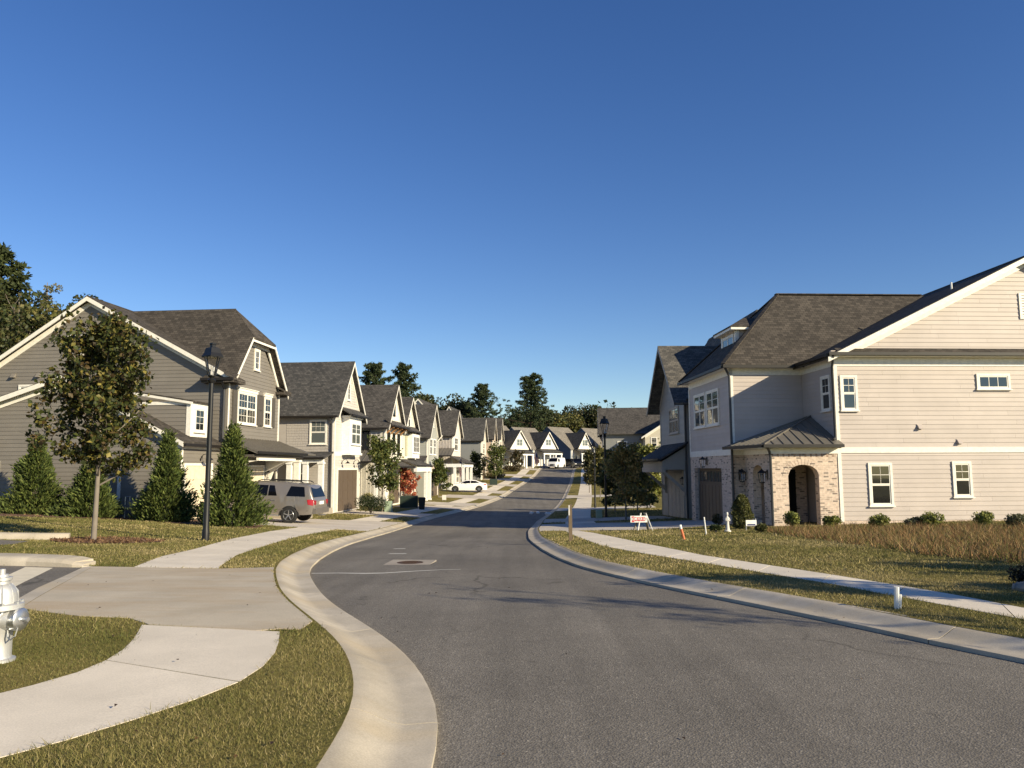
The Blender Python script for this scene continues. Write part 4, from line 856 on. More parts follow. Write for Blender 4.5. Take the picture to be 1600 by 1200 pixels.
# ------------------------------------------------------------------ second house on the right, in its own shade
H = House('gabled_house', 'grey shaded house with a tall front gable and bracketed garage hood beyond the brick house', 9.38, 41.5, -.02, -1.25)
Wf = H.Wt(0); wR = 6.4
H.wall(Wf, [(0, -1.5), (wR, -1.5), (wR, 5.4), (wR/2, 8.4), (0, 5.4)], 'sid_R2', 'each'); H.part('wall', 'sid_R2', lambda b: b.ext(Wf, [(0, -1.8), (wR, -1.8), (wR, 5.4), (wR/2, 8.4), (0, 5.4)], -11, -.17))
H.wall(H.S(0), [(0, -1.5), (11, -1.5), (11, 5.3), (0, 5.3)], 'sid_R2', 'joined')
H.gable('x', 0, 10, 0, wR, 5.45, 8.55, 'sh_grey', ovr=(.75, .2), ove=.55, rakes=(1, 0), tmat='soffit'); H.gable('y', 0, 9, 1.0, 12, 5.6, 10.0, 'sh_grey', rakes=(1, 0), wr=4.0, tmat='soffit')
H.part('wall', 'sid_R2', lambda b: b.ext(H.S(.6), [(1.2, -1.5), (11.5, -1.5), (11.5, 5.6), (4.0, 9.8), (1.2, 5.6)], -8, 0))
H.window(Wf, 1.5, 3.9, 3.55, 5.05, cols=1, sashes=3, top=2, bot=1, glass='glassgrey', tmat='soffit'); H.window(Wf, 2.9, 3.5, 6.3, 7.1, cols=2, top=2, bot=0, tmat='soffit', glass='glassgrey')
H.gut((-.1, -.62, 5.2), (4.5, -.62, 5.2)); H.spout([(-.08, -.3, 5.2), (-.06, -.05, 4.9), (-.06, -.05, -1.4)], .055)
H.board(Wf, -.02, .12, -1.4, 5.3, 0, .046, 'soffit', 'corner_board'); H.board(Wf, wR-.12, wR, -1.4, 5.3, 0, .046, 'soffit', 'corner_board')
# garage hood on brackets
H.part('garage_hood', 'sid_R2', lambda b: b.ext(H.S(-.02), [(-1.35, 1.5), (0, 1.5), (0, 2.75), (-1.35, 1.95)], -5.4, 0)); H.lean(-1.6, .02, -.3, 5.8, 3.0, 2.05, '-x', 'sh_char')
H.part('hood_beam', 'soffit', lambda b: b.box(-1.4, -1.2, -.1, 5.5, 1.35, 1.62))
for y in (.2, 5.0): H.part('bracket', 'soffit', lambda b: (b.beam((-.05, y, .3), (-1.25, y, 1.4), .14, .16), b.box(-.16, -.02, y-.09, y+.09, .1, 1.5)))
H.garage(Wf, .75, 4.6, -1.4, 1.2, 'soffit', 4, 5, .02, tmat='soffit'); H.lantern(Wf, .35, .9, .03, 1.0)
# third house, only its sunlit gable shows
H = House('beige_gabled_house', 'beige house with a sunlit half gable and white rake boards behind the dark trees', 18.1, 105, .1, -.6)
S0 = H.S(0); H.wall(S0, [(0, -1), (13.4, -1), (13.4, 5.9), (6.7, 10.1), (0, 5.9)], 'sid_R3', 'joined'); H.part('wall', 'sid_R3', lambda b: b.ext(S0, [(0, -1.6), (13.4, -1.6), (13.4, 5.9), (6.7, 10.1), (0, 5.9)], -12, -.17))
H.gable('y', 0, 12, 0, 13.4, 5.95, 10.25, 'sh_grey', rakes=(1, 0), ove=.5); H.window(S0, .75, 1.6, 4.2, 5.75, cols=3, top=3, bot=1); H.gable('x', -6.0, 4, 4, 13, 6.6, 10.3, 'sh_brown', rakes=(1, 0)); H.part('wall', 'sid_L7', lambda b: b.box(-5.6, 0, 4.3, 12.7, -1.5, 6.6))
H.window(H.S(4.3), -3.6, -2.2, 3.6, 5.4)

# ------------------------------------------------------------------ taupe house nearest on the left
H = House('taupe_house', 'taupe lap-sided house with a clipped front gable and low side wing, nearest on the left', -13.43, 36.2, .097, -.45)
S0, F0, yw = H.S(0), H.F(0), -3.4
H.wall(S0, [(-14.2, -.6), (0, -.6), (0, 5.75), (-.5, 6.05), (-7.13, 9.78), (-14.2, 5.15)], 'sid_L1', 'each')
H.part('wall', 'sid_L1', lambda b: (b.ext(S0, [(-14.2, -1.4), (-.1, -1.4), (-.1, 5.85), (-7.13, 9.80), (-14.2, 5.2)], -3, -.17), b.ext(S0, [(-14.2, -1.4), (-5, -1.4), (-5, 5.8), (-7.13, 9.80), (-14.2, 5.2)], -13, -3.01)))
H.part('foundation', 'brickdark', lambda b: b.rect(S0, -14.2, .0, -1.6, -.6, -.1, .03))
H.gable('y', 0, 13, -14.2, 0, 5.2, 9.86, 'sh_L1', wr=-7.13, ze1=6.0, ovr=(.35, .2), ove=.3, rakes=(1, 0), valley=3.1)
yc = 3.02; wf = 6.05
H.wall(F0, [(0, -.6), (wf, -.6), (wf, 5.9), (wf-2.35, 8.03), (yc-1.0+.32, 8.03), (0, 5.9)], 'sid_L1', 'each')
H.part('wall', 'sid_L1', lambda b: b.ext(F0, [(0, -1.4), (wf, -1.4), (wf, 5.9), (wf-1.85, 8.02), (1.85, 8.02), (0, 5.9)], -6, -.17))
H.gable('x', -7, 0, 0, wf, 5.95, 9.75, 'sh_L1', ovr=(0, .42), ove=.32, rakes=(0, 1), clip=8.05, hide0=True)
H.board(F0, -.02, .12, -.6, 5.75, 0, .046, name='corner_board'); H.board(F0, wf-.12, wf, -.6, 5.75, 0, .046, name='corner_board'); H.board(S0, -.1, .035, -.6, 5.75, 0, .046, 'sid_L1', 'corner_board')
for y0, y1 in ((-.55, .75), (wf-.55, wf+.5)): H.part('eave_return', 'sh_L1', lambda b: (b.slab([(.02, y0, 6.12), (.02, y1, 6.12), (.5, y1, 5.86), (.5, y0, 5.86)], .05), b.box(.0, .5, y0, y1, 5.66, 5.80)))
H.part('eave_return', 'sh_L1', lambda b: (b.slab([(-1.1, -.02, 6.1), (.5, -.02, 6.1), (.5, -.5, 5.86), (-1.1, -.5, 5.86)], .05), b.box(-1.1, .5, -.5, -.02, 5.66, 5.80)))
H.gut((-1.1, -.55, 5.82), (.5, -.55, 5.82)); H.spout([(-.1, -.45, 5.7), (-.14, -.1, 5.4), (-.14, -.09, 5.2), (-.14, -.09, 2.9)], .055)
H.window(F0, .97, 3.08, 3.83, 5.42, cols=3, sashes=2, top=2, bot=2, head=.14); H.window(F0, 4.05, 4.95, 3.85, 5.42, cols=2, top=2, bot=2, head=.14); H.window(F0, 2.70, 3.32, 6.66, 7.76, cols=2, top=3, bot=0)
for a in (.40, 3.14, 3.53, 5.01): H.shutter(F0, a, a+(.5 if a < 3.2 else .42), 3.83, 5.42)
H.window(S0, -8.2, -7.4, 7.2, 8.2, cols=2, top=2, bot=0); H.window(S0, -10.6, -9.4, 5.0, 5.75, cols=2, top=2, bot=0)
for a in (-10.9, -9.6): H.part('exhaust_hood', 'sid_L1', lambda b: b.hexa([S0.pt(a-.1, 6.1, .02), S0.pt(a+.1, 6.1, .02), S0.pt(a+.1, 6.1, .2), S0.pt(a-.1, 6.1, .2), S0.pt(a-.1, 6.32, .02), S0.pt(a+.1, 6.32, .02), S0.pt(a+.1, 6.30, .06), S0.pt(a-.1, 6.30, .06)]))
# low wing with its own gable, a shed dormer and a garage door to the street
Sw = H.S(yw); xw = -.34; Fw = H.F(xw)
H.wall(Sw, [(-12, -.42), (xw, -.42), (xw, 2.70), (-5.76, 5.52), (-12, 3.5)], 'sid_L1', 'each'); H.part('foundation', 'brickdark', lambda b: b.rect(Sw, -12, xw+.01, -1.5, -.43, -.2, .015))
H.part('wall', 'sid_L1', lambda b: b.ext(Sw, [(-12, -1.4), (xw, -1.4), (xw, 2.70), (-5.76, 5.50), (-12, 3.5)], -3.35, -.17))
H.gable('y', yw, -.05, -12, xw, 3.55, 5.58, 'sh_L1', wr=-5.76, ze1=2.80, ovr=(.32, 0), ove=.25, rakes=(1, 0))
H.wall(Fw, [(yw, 1.95), (-.02, 1.95), (-.02, 2.6), (yw, 2.6)], 'sid_L1', 'each'); H.board(Fw, yw-.02, yw+.11, -.5, 2.6, 0, .046, name='corner_board'); H.board(Fw, yw+.11, -.02, 2.5, 2.68, 0, .046, name='frieze_board')
H.garage(Fw, yw+.35, -.75, -.75, 1.78, 'creamdoor', 3, 4, .01); H.lantern(Fw, -1.75, 2.05, .02, goose=True); H.gut((xw+.32, yw-.3, 2.66), (xw+.32, .0, 2.66))
H.board(Sw, -.46, xw+.03, -.42, 2.5, 0, .045, 'sid_L1', 'corner_board'); H.window(Sw, -9.6, -8.58, .35, 2.02); H.board(Sw, -3.1, -2.97, -.42, 1.5, .0, .06, 'trim', 'downspout')
H.part('exhaust_hood', 'sid_L1', lambda b: b.hexa([Sw.pt(-9.0, 2.7, .02), Sw.pt(-8.72, 2.7, .02), Sw.pt(-8.72, 2.7, .2), Sw.pt(-9.0, 2.7, .2), Sw.pt(-9.0, 3.0, .02), Sw.pt(-8.72, 3.0, .02), Sw.pt(-8.72, 2.98, .06), Sw.pt(-9.0, 2.98, .06)]))
H.part('dormer', 'sid_L1', lambda b: b.box(-3.2, -.62, -2.25, -.7, 3.0, 4.62)); Sd = H.S(-2.25); Fd = H.F(-.62)
H.wall(Sd, [(-2.9, 3.2), (-.62, 3.2), (-.62, 4.5), (-2.9, 4.5)], 'sid_L1', 'each'); H.board(Sd, -.78, -.58, 3.1, 4.62, 0, .035, name='corner_board'); H.board(Sd, -3, -.78, 4.48, 4.62, 0, .035, name='frieze_board')
H.board(Fd, -2.26, -.7, 3.0, 4.62, -.02, .03, name='dormer_face'); H.window(Fd, -1.95, -1.0, 3.3, 4.4, cols=2, top=3, bot=0, n=.045)
H.part('dormer_roof', 'sh_L1', lambda b: b.slab([(-4.2, -2.4, 5.28), (-.45, -2.4, 4.66), (-.45, -.55, 4.66), (-4.2, -.55, 5.28)], .06)); H.part('rake_board', 'trim', lambda b: b.ext(H.S(-2.4), [(-4.2, 5.21), (-.45, 4.59), (-.45, 4.48), (-4.2, 5.10)], -.03, .01))
# standing-seam hood over the main garage door and the entry
H.lean(.02, 1.7, -.35, wf-.05, 3.12, 2.42, '+x', 'greymetal', metal=True, seam=.33, name='garage_hood'); H.board(Fr((1.55, 0, 0), (0, 1, 0), (1, 0, 0)), .1, 4.7, 2.02, 2.16, -.1, .02, name='fascia_board'); H.part('soffit', 'shutter', lambda b: b.box(.02, 1.5, -.3, wf-.1, 2.2, 2.30))
mb = H.mb(); mb.slab([(0, wf-.02, 3.12), (1.7, wf-.02, 2.42), (1.7, wf+1.3, 2.42), (.0, wf+.0, 3.12)], .06); mb.slab([(0, wf, 3.12), (1.7, wf+1.3, 2.42), (-1.2, wf+1.5, 2.42)], .06); mb.build('entry_roof', 'greymetal', H.root)
H.garage(F0, .45, 4.15, -.75, 1.72, 'creamdoor', 4, 4, .02)
for y in (.15, 4.5): H.part('bracket', 'trim', lambda b: (b.ext(Fr((0, y, 0), (1, 0, 0), (0, -1, 0)), [(.03, .6), (.2, .8), (.45, 1.5), (1.1, 1.95), (1.5, 2.02), (.03, 2.02)], -.08, .08)))
H.column(1.35, 5.5, -.7, 2.1, .3); H.part('entry_door', 'dark', lambda b: b.rect(F0, 4.75, 5.7, -.6, 1.6, 0, .03)); H.lantern(F0, 4.45, 1.35, .03, 1.0)
H.part('porch_floor', 'pad', lambda b: b.box(0, 1.7, 4.4, wf+1.0, -1.2, -.62))

# ------------------------------------------------------------------ second house on the left
H = House('shingled_house', 'greige house with shake siding, steep front gable and white bay window, second on the left', -11.55, 50, .1, -.95)
S0, F0, wf, ze, zr = H.S(0), H.F(0), 5.6, 5.35, 8.85
H.wall(S0, [(-3.2, -1), (0, -1), (0, 5.0), (-3.2, 5.0)], 'shake_L2', 'joined', style='shake', course=.17); H.part('wall', 'shake_L2', lambda b: b.ext(F0, [(0, -1.8), (wf, -1.8), (wf, ze), (wf/2, zr-.1), (0, ze)], -11, -.17))
H.wall(F0, [(0, 2.75), (wf, 2.75), (wf, ze-.05), (wf/2, zr-.1), (0, ze-.05)], 'sid_L2', 'each'); H.wall(F0, [(0, -1.2), (wf, -1.2), (wf, 2.45), (0, 2.45)], 'sid_L2', 'each'); H.board(F0, 0, wf, 2.451, 2.749, -.05, .035, name='belt_board')
H.gable('x', -9, 0, 0, wf, ze, zr, 'sh_char', ovr=(.1, .42), ove=.35, rakes=(0, 1)); H.board(S0, -3.2, 0, 5.0, 5.3, -.05, .03, name='frieze_board'); H.gut((-9, -.42, 5.0), (.3, -.42, 5.0)); H.board(S0, -.12, .035, -1, 5.0, 0, .046, name='corner_board'); H.board(F0, -.02, .12, -1.2, 5.0, 0, .046, name='corner_board'); H.board(F0, wf-.12, wf, -1.2, 5.0, 0, .046, name='corner_board')
H.window(S0, -1.65, -.5, 3.22, 4.82, cols=3, top=2, bot=1, glass='glassgrey'); H.window(F0, 2.45, 3.1, 6.3, 7.6, cols=2, top=3, bot=0); H.spout([(-.2, -.4, 4.95), (-.16, -.1, 4.6), (-.16, -.08, 4.4), (-.16, -.08, -1)], .06)
H.part('wall', 'sid_L2', lambda b: b.box(-9, -3.2, 1.5, 8, -1.8, 5.3)); Sx = H.S(1.5); H.window(Sx, -4.6, -3.8, 3.3, 4.9, cols=2, top=2, bot=1); H.shutter(Sx, -3.75, -3.4, 3.3, 4.9, 'dark')
bay = H.part('bay_window', 'white', lambda b: (b.ext(Fr((0, 0, 2.66), (0, 1, 0), (1, 0, 0)), [(1.5, 0), (4.1, 0), (4.1, 2.45), (1.5, 2.45)], 0, .55), b.box(.0, .68, 1.35, 4.25, 5.05, 5.17), b.box(0, .62, 1.42, 4.18, 2.55, 2.7)))
H.window(H.F(.55), 1.75, 3.85, 3.25, 4.75, cols=1, sashes=2, top=2, bot=1, tmat='white', glass='glassgrey', parent=bay); H.lean(.03, .9, .9, wf-.3, 5.75, 5.2, '+x', 'sh_char', name='bay_roof')
H.garage(F0, .75, 4.95, -1.15, 1.55, 'browndoor', 4, 4, .02); H.lantern(F0, 1.5, 2.0, .03, goose=True); H.lantern(F0, 4.1, 2.0, .03, goose=True); H.part('house_number_panel', 'shutter', lambda b: b.rect(F0, 1.9, 3.6, 2.5, 2.66, .035, .05))
# side porch with white columns
H.lean(-3.4, .0, -1.9, .0, 2.75, 2.32, '-y', 'sh_char'); H.part('porch_beam', 'white', lambda b: b.box(-3.3, -.1, -1.75, -1.5, 2.02, 2.27))
for x in (-2.3, -1.25, -.25): H.column(x, -1.62, -.85, 2.05, .3, 'white')
H.part('porch_floor', 'pad', lambda b: b.box(-3.3, .0, -1.8, 0, -1.6, -.85)); H.part('entry_door', 'dark', lambda b: b.rect(S0, -2.6, -1.7, -.8, 1.3, .01, .05))

# ------------------------------------------------------------------ the rest of the left row
def row_house(name, label, ox, oy, zb, wf, ze, zr, fm, sm, roof, m=.1, back=9., style='lap', sstyle='lap', fboards='joined', main=None, base=None, group='houses in the row on the left', tmat='trim', rof=.42, apex=None):
    H = House(name, label, ox, oy, m, zb, group=group); S0, F0 = H.S(0), H.F(0); ap = apex or wf/2
    H.wall(F0, [(0, zb-.3), (wf, zb-.3), (wf, ze-.05), (ap, zr-.1), (0, ze-.05)], fm, fboards, style=style); H.wall(S0, [(-back, zb-.3), (0, zb-.3), (0, ze-.3), (-back, ze-.3)], sm, 'joined', style=sstyle)
    H.part('wall', sm, lambda b: b.ext(F0, [(0, zb-.8), (wf, zb-.8), (wf, ze), (ap, zr-.1), (0, ze)], -back, -.17))
    H.gable('x', -back, 0, 0, wf, ze, zr, roof, ovr=(.1, rof), ove=.35, rakes=(0, 1), tmat=tmat, wr=ap); H.gut((-back, -.42, ze-.4), (.3, -.42, ze-.4)); H.board(S0, -back, 0, ze-.3, ze-.02, -.05, .03, tmat, 'frieze_board')
    H.board(S0, -.12, .035, zb-.3, ze-.3, 0, .046, tmat, 'corner_board'); H.board(F0, -.02, .12, zb-.3, ze-.3, 0, .046, tmat, 'corner_board'); H.board(F0, wf-.12, wf, zb-.3, ze-.3, 0, .046, tmat, 'corner_board')
    if main:
        x0, x1, y0, y1, me, mr = main; H.part('wall', sm, lambda b: b.ext(H.S(y0), [(x0, zb-.8), (x1, zb-.8), (x1, me), ((x0+x1)/2, mr-.1), (x0, me)], -(y1-y0), 0)); H.gable('y', y0, y1, x0, x1, me, mr, roof, rakes=(1, 1), tmat=tmat)
    return H, S0, F0
def gdoor(H, F0, zb, a0, a1, mat='browndoor', h=2.5): H.garage(F0, a0, a1, zb, zb+h, mat, 4, 4, .02)
H, S0, F0 = row_house('white_gabled_house', 'bright white house with a steep gable over timber brackets and three tall windows', -10.53, 64, -1.35, 5.4, 5.35, 8.75, 'sid_L3', 'sid_L3', 'sh_brown', sstyle='batten', style='batten')
H.window(F0, 2.2, 3.0, 6.2, 7.6, cols=2, top=2, bot=0, tmat='dark'); H.lean(.02, .75, -.1, 5.5, 5.75, 5.2, '+x', 'sh_brown', name='pent_roof')
for y in (.3, 1.7, 3.2, 4.8): H.part('bracket', 'timber', lambda b: (b.beam((.05, y, 4.6), (.6, y, 5.15), .12, .12), b.box(0, .65, y-.07, y+.07, 5.0, 5.14)))
for a in (.5, 2.2, 3.9): H.window(F0, a, a+.85, 2.9, 4.7, cols=2, top=2, bot=2, tmat='dark')
H.window(S0, -2.6, -2.0, 3.2, 4.8, cols=1, top=1, bot=1, tmat='dark'); H.window(S0, -1.95, -1.35, 3.2, 4.8, cols=1, top=1, bot=1, tmat='dark'); gdoor(H, F0, -1.35, 1.0, 4.6); H.lean(-3.0, .0, -2.2, 0, 3.2, 2.2, '-y', 'greymetal', metal=True); H.column(-.2, -2.0, -1.35, 2.1, .25, 'white'); H.lean(.02, 1.2, 0, 5.4, 2.3, 1.8, '+x', 'sh_brown')
H, S0, F0 = row_house('cream_gabled_house', 'cream house with sage shutters, tall white bay window and brown garage in the row', -10.0, 69.6, -1.4, 5.7, 5.15, 8.2, 'sid_L4', 'sid_L4', 'sh_brown')
bay = H.part('bay_window', 'white', lambda b: b.box(0, .5, 2.2, 5.2, 2.6, 4.85)); H.window(H.F(.5), 2.4, 5.0, 3.1, 4.7, cols=2, sashes=4, top=3, bot=0, tmat='white', parent=bay); H.shutter(F0, 1.3, 2.1, 2.8, 4.7, 'sage'); H.window(F0, 2.3, 3.3, 5.5, 7.1, cols=2, top=2, bot=1, tmat='white')
H.lean(.02, .7, .0, 5.8, 5.6, 5.05, '+x', 'sh_brown', name='pent_roof'); H.lean(.02, 1.6, -.4, 6.4, 2.5, 1.9, '+x', 'sh_brown'); H.part('porch_beam', 'white', lambda b: b.box(1.2, 1.5, -.2, 6.2, 1.35, 1.78)); gdoor(H, F0, -1.4, .6, 3.8)
for y in (4.2, 6.0): H.column(1.35, y, -1.4, 1.4, .28, 'white')
H, S0, F0 = row_house('grey_green_house', 'grey-green sided house with paired windows and a cream brick base in the row', -8.9, 81, -1.35, 5.6, 5.15, 8.45, 'sid_L5', 'sid_L5', 'sh_brown')
H.part('brick_wall', 'brick', lambda b: b.rect(F0, -.03, 5.6, -2, 2.0, .03, .12))
for a in (1.0, 2.9): H.window(F0, a, a+1.4, 3.1, 4.85, cols=1, sashes=2, top=2, bot=1, tmat='white')
H.garage(F0, 1.2, 4.6, -1.35, 1.1, 'browndoor', 4, 4, .13); H.part('bracket', 'trim', lambda b: b.beam((.03, 5.2, 4.6), (.6, 5.2, 5.3), .1, .1)); H.window(F0, 2.5, 3.1, 6.1, 7.1, cols=2, top=2, bot=0)
H.lean(-3.5, .0, -2.4, 0, 3.0, 2.0, '-y', 'sh_brown')
H, S0, F0 = row_house('blush_gabled_house', 'blush board-and-batten house with a white columned porch flying a flag', -7.52, 97, -.95, 5.8, 6.05, 9.0, 'sid_L6', 'sid_L6', 'sh_brown', sstyle='batten', main=(-9.5, -1.2, 4.2, 13, 6.2, 10.75))
H.window(F0, 1.4, 3.8, 3.9, 5.6, cols=2, sashes=2, top=2, bot=1, tmat='white'); H.window(F0, 2.5, 3.2, 6.9, 7.8, cols=2, top=2, bot=0); H.lean(-2.6, .3, -2.5, 0, 4.2, 3.2, '-y', 'greymetal', metal=True); H.lean(.02, 2.0, -2.2, 5.8, 3.2, 2.3, '+x', 'sh_brown'); H.part('porch_beam', 'white', lambda b: b.box(1.5, 1.8, -2.0, 5.6, 1.8, 2.2))
for x, y in ((-1.9, -2.25), (-.6, -2.25), (.7, -2.25), (1.7, -2.0), (1.7, 1.2), (1.7, 4.4)): H.column(x, y, -.95, 1.85, .3, 'white')
H.part('porch_beam', 'white', lambda b: b.box(-2.3, 1.45, -2.4, -2.1, 1.8, 2.2))
H.part('entry_door', 'dark', lambda b: b.rect(F0, .6, 1.6, -.9, 1.3, .03, .07)); H.window(F0, 2.6, 4.6, -.2, 1.5, cols=2, sashes=2, top=2, bot=1)
H, S0, F0 = row_house('charcoal_gabled_house', 'charcoal house with a white front gable half hidden by street trees up the row', -4.78, 119, -.1, 5.2, 6.2, 9.3, 'sid_L9', 'sid_L7', 'sh_char', main=(-9.0, -2.6, 4.2, 13, 6.3, 11.5)); H.window(F0, 1.6, 3.6, 3.9, 5.6, cols=2, sashes=2, top=2, bot=1); gdoor(H, F0, -.1, .8, 4.4)
H.lean(.02, 1.2, 0, 5.2, 3.2, 2.6, '+x', 'sh_char')
H, S0, F0 = row_house('tan_gabled_house', 'narrow tan-fronted gabled house with a dark brown roof up the row', -3.42, 131, .4, 4.2, 6.9, 10.2, 'sid_L8', 'sid_L8', 'sh_brown'); H.window(F0, 1.2, 3.0, 4.3, 6.2, cols=2, top=2, bot=1); gdoor(H, F0, .4, .5, 3.6)
H, S0, F0 = row_house('ivory_gabled_house', 'ivory gabled house with a brown roof at the far end of the row', -2.47, 146, 1.3, 4.8, 7.5, 11.1, 'sid_L9', 'sid_L9', 'sh_brown'); H.window(F0, 1.4, 3.2, 4.8, 6.8, cols=2, top=2, bot=1); gdoor(H, F0, 1.3, .6, 4.0); H.lean(.02, 2.0, .0, 4.8, 3.9, 3.2, '+x', 'greymetal', metal=True)

# ------------------------------------------------------------------ cottages round the bend
def cottage(name, label, u, Y, wg, ze, zr, zb, side, group='cottages round the bend', m=.9, big=10.2, wide=11., ln=7.0):
    p = AT(u, 725, Y); H = House(name, label, p.x, p.y, m, zb, group=group); F0 = H.F(0); S0 = H.S(-wg*.75)
    # main body: gable end to the camera's left, ridge along the street
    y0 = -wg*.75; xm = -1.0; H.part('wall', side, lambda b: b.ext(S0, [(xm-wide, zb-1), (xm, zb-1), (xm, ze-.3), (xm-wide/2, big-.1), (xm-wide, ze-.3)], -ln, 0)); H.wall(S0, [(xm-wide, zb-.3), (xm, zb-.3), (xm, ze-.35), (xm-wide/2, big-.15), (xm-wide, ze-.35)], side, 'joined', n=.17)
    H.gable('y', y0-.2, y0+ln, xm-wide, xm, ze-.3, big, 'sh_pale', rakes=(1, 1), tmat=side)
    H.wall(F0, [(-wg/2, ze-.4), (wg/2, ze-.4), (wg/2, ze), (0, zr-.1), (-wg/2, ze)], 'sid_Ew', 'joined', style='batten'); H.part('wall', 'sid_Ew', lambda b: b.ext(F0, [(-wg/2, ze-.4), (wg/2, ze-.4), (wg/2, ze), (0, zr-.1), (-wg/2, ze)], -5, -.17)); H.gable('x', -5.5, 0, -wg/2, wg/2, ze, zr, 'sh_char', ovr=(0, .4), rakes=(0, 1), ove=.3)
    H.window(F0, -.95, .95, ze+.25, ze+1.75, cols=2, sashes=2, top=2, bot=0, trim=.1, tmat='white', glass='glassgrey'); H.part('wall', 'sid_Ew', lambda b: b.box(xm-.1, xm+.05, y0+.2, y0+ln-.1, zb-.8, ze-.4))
    H.lean(xm, 1.6, y0+.6, y0+ln, ze-.25, ze-1.1, '+x', 'sh_char'); H.part('porch_beam', 'white', lambda b: b.box(1.15, 1.4, y0+.7, y0+ln-.1, ze-1.55, ze-1.2))
    for k in range(4): H.column(1.27, y0+.9+k*(ln-1.3)/3, zb-.2, ze-1.5, .3, 'white')
    Fm = H.F(xm+.05); H.window(Fm, y0+.7, y0+2.2, zb+.5, zb+2.1, cols=2, sashes=2, top=2, bot=1, tmat='white'); H.window(Fm, y0+4.8, y0+6.3, zb+.5, zb+2.1, cols=2, sashes=2, top=2, bot=1, tmat='white'); H.part('entry_door', 'dark', lambda b: b.rect(Fm, y0+3.1, y0+4.1, zb, zb+2.1, 0, .06)); H.part('porch_floor', 'pad', lambda b: b.box(xm, 1.7, y0+.6, y0+ln, zb-1.2, zb))
    return H
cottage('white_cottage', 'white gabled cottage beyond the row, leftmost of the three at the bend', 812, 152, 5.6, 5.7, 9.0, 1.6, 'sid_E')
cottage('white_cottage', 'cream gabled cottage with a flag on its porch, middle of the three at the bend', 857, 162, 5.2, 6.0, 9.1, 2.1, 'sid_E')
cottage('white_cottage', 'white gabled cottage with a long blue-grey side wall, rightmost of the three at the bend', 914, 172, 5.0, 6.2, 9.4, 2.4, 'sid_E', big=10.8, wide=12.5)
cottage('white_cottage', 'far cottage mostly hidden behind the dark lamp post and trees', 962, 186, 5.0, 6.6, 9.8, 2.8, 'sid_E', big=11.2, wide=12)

# ------------------------------------------------------------------ driveways and planting beds
driveway('driveway', [(float(xLb(y))-.02, y) for y in np.linspace(31.4, 43.0, 7)] + [(-12.9, 41.2), (-13.2, 36.3), (-13.75, 36.2), (-13.95, 32.9), (-11.5, 32.6), (-9.3, 32.0)])
for y0, y1, d in ((50.8, 56, 6.0), (64.8, 68.6, 5.4), (70, 74.5, 5.0), (82, 87, 5.6), (92.0, 96.0, 6.5), (106, 109.5, 7), (119.8, 124, 7), (131.5, 135.5, 7), (147, 151, 7)): drive_across(y0, y1, -1, d)
driveway('driveway', [(float(xRb(y))+.02, y) for y in np.linspace(31.6, 40.2, 6)] + [(4.6, 39.4), (6.0, 38.6), (9.3, 38.6), (9.55, 33.6), (7.6, 31.5), (4.9, 30.0)])
driveway('driveway', [(float(xRb(y))+.02, y) for y in np.linspace(42.4, 47.6, 4)] + [(8.9, 46.3), (8.9, 42.6)])
for y0, y1, d in ((62, 66, 8), (84, 88, 8)): drive_across(y0, y1, 1, d)
def bed(label, pts, off=.012): 
    o = sheet('mulch_bed', pts, off, 'mulch', .35); V = o.data.vertices
    for v in V: v.co.z += random.uniform(-.004, .012)
    pts = np.array([(p[0], p[1]) for p in pts]); m = 2600; lo, hi = pts.min(0)-.12, pts.max(0)+.12; q = RNG.uniform(0, 1, (m, 2))*(hi-lo)+lo; k = in_poly(q[:, 0]+RNG.normal(size=m)*.08, q[:, 1]+RNG.normal(size=m)*.08, [tuple(p) for p in pts]); q = q[k]
    C = np.stack([q[:, 0], q[:, 1], np.array(T(q[:, 0], q[:, 1]))+off+.015], 1); tc = leaf_faces(C, RNG.uniform(.05, .14, len(C)), .35, pick([(.20, .11, .06), (.14, .075, .045), (.27, .17, .09), (.09, .05, .03)], len(C)), name='mulch_chips', parent=o)
    tag(o, kind='stuff'); tag(tc, kind='stuff'); return o
def oval(p, rx, ry, n=18): return [(p[0]+rx*math.cos(2*math.pi*i/n)*random.uniform(.88, 1.1), p[1]+ry*math.sin(2*math.pi*i/n)*random.uniform(.88, 1.1)) for i in range(n)]
tb = G(146, 845); bed('', oval((tb.x+.25, tb.y+.1), 1.25, .95), .012)
bed('', px((-60, 807), (60, 808), (200, 812), (300, 820), (400, 826), (412, 822), (330, 810), (250, 803), (100, 799), (-60, 799)), .012)

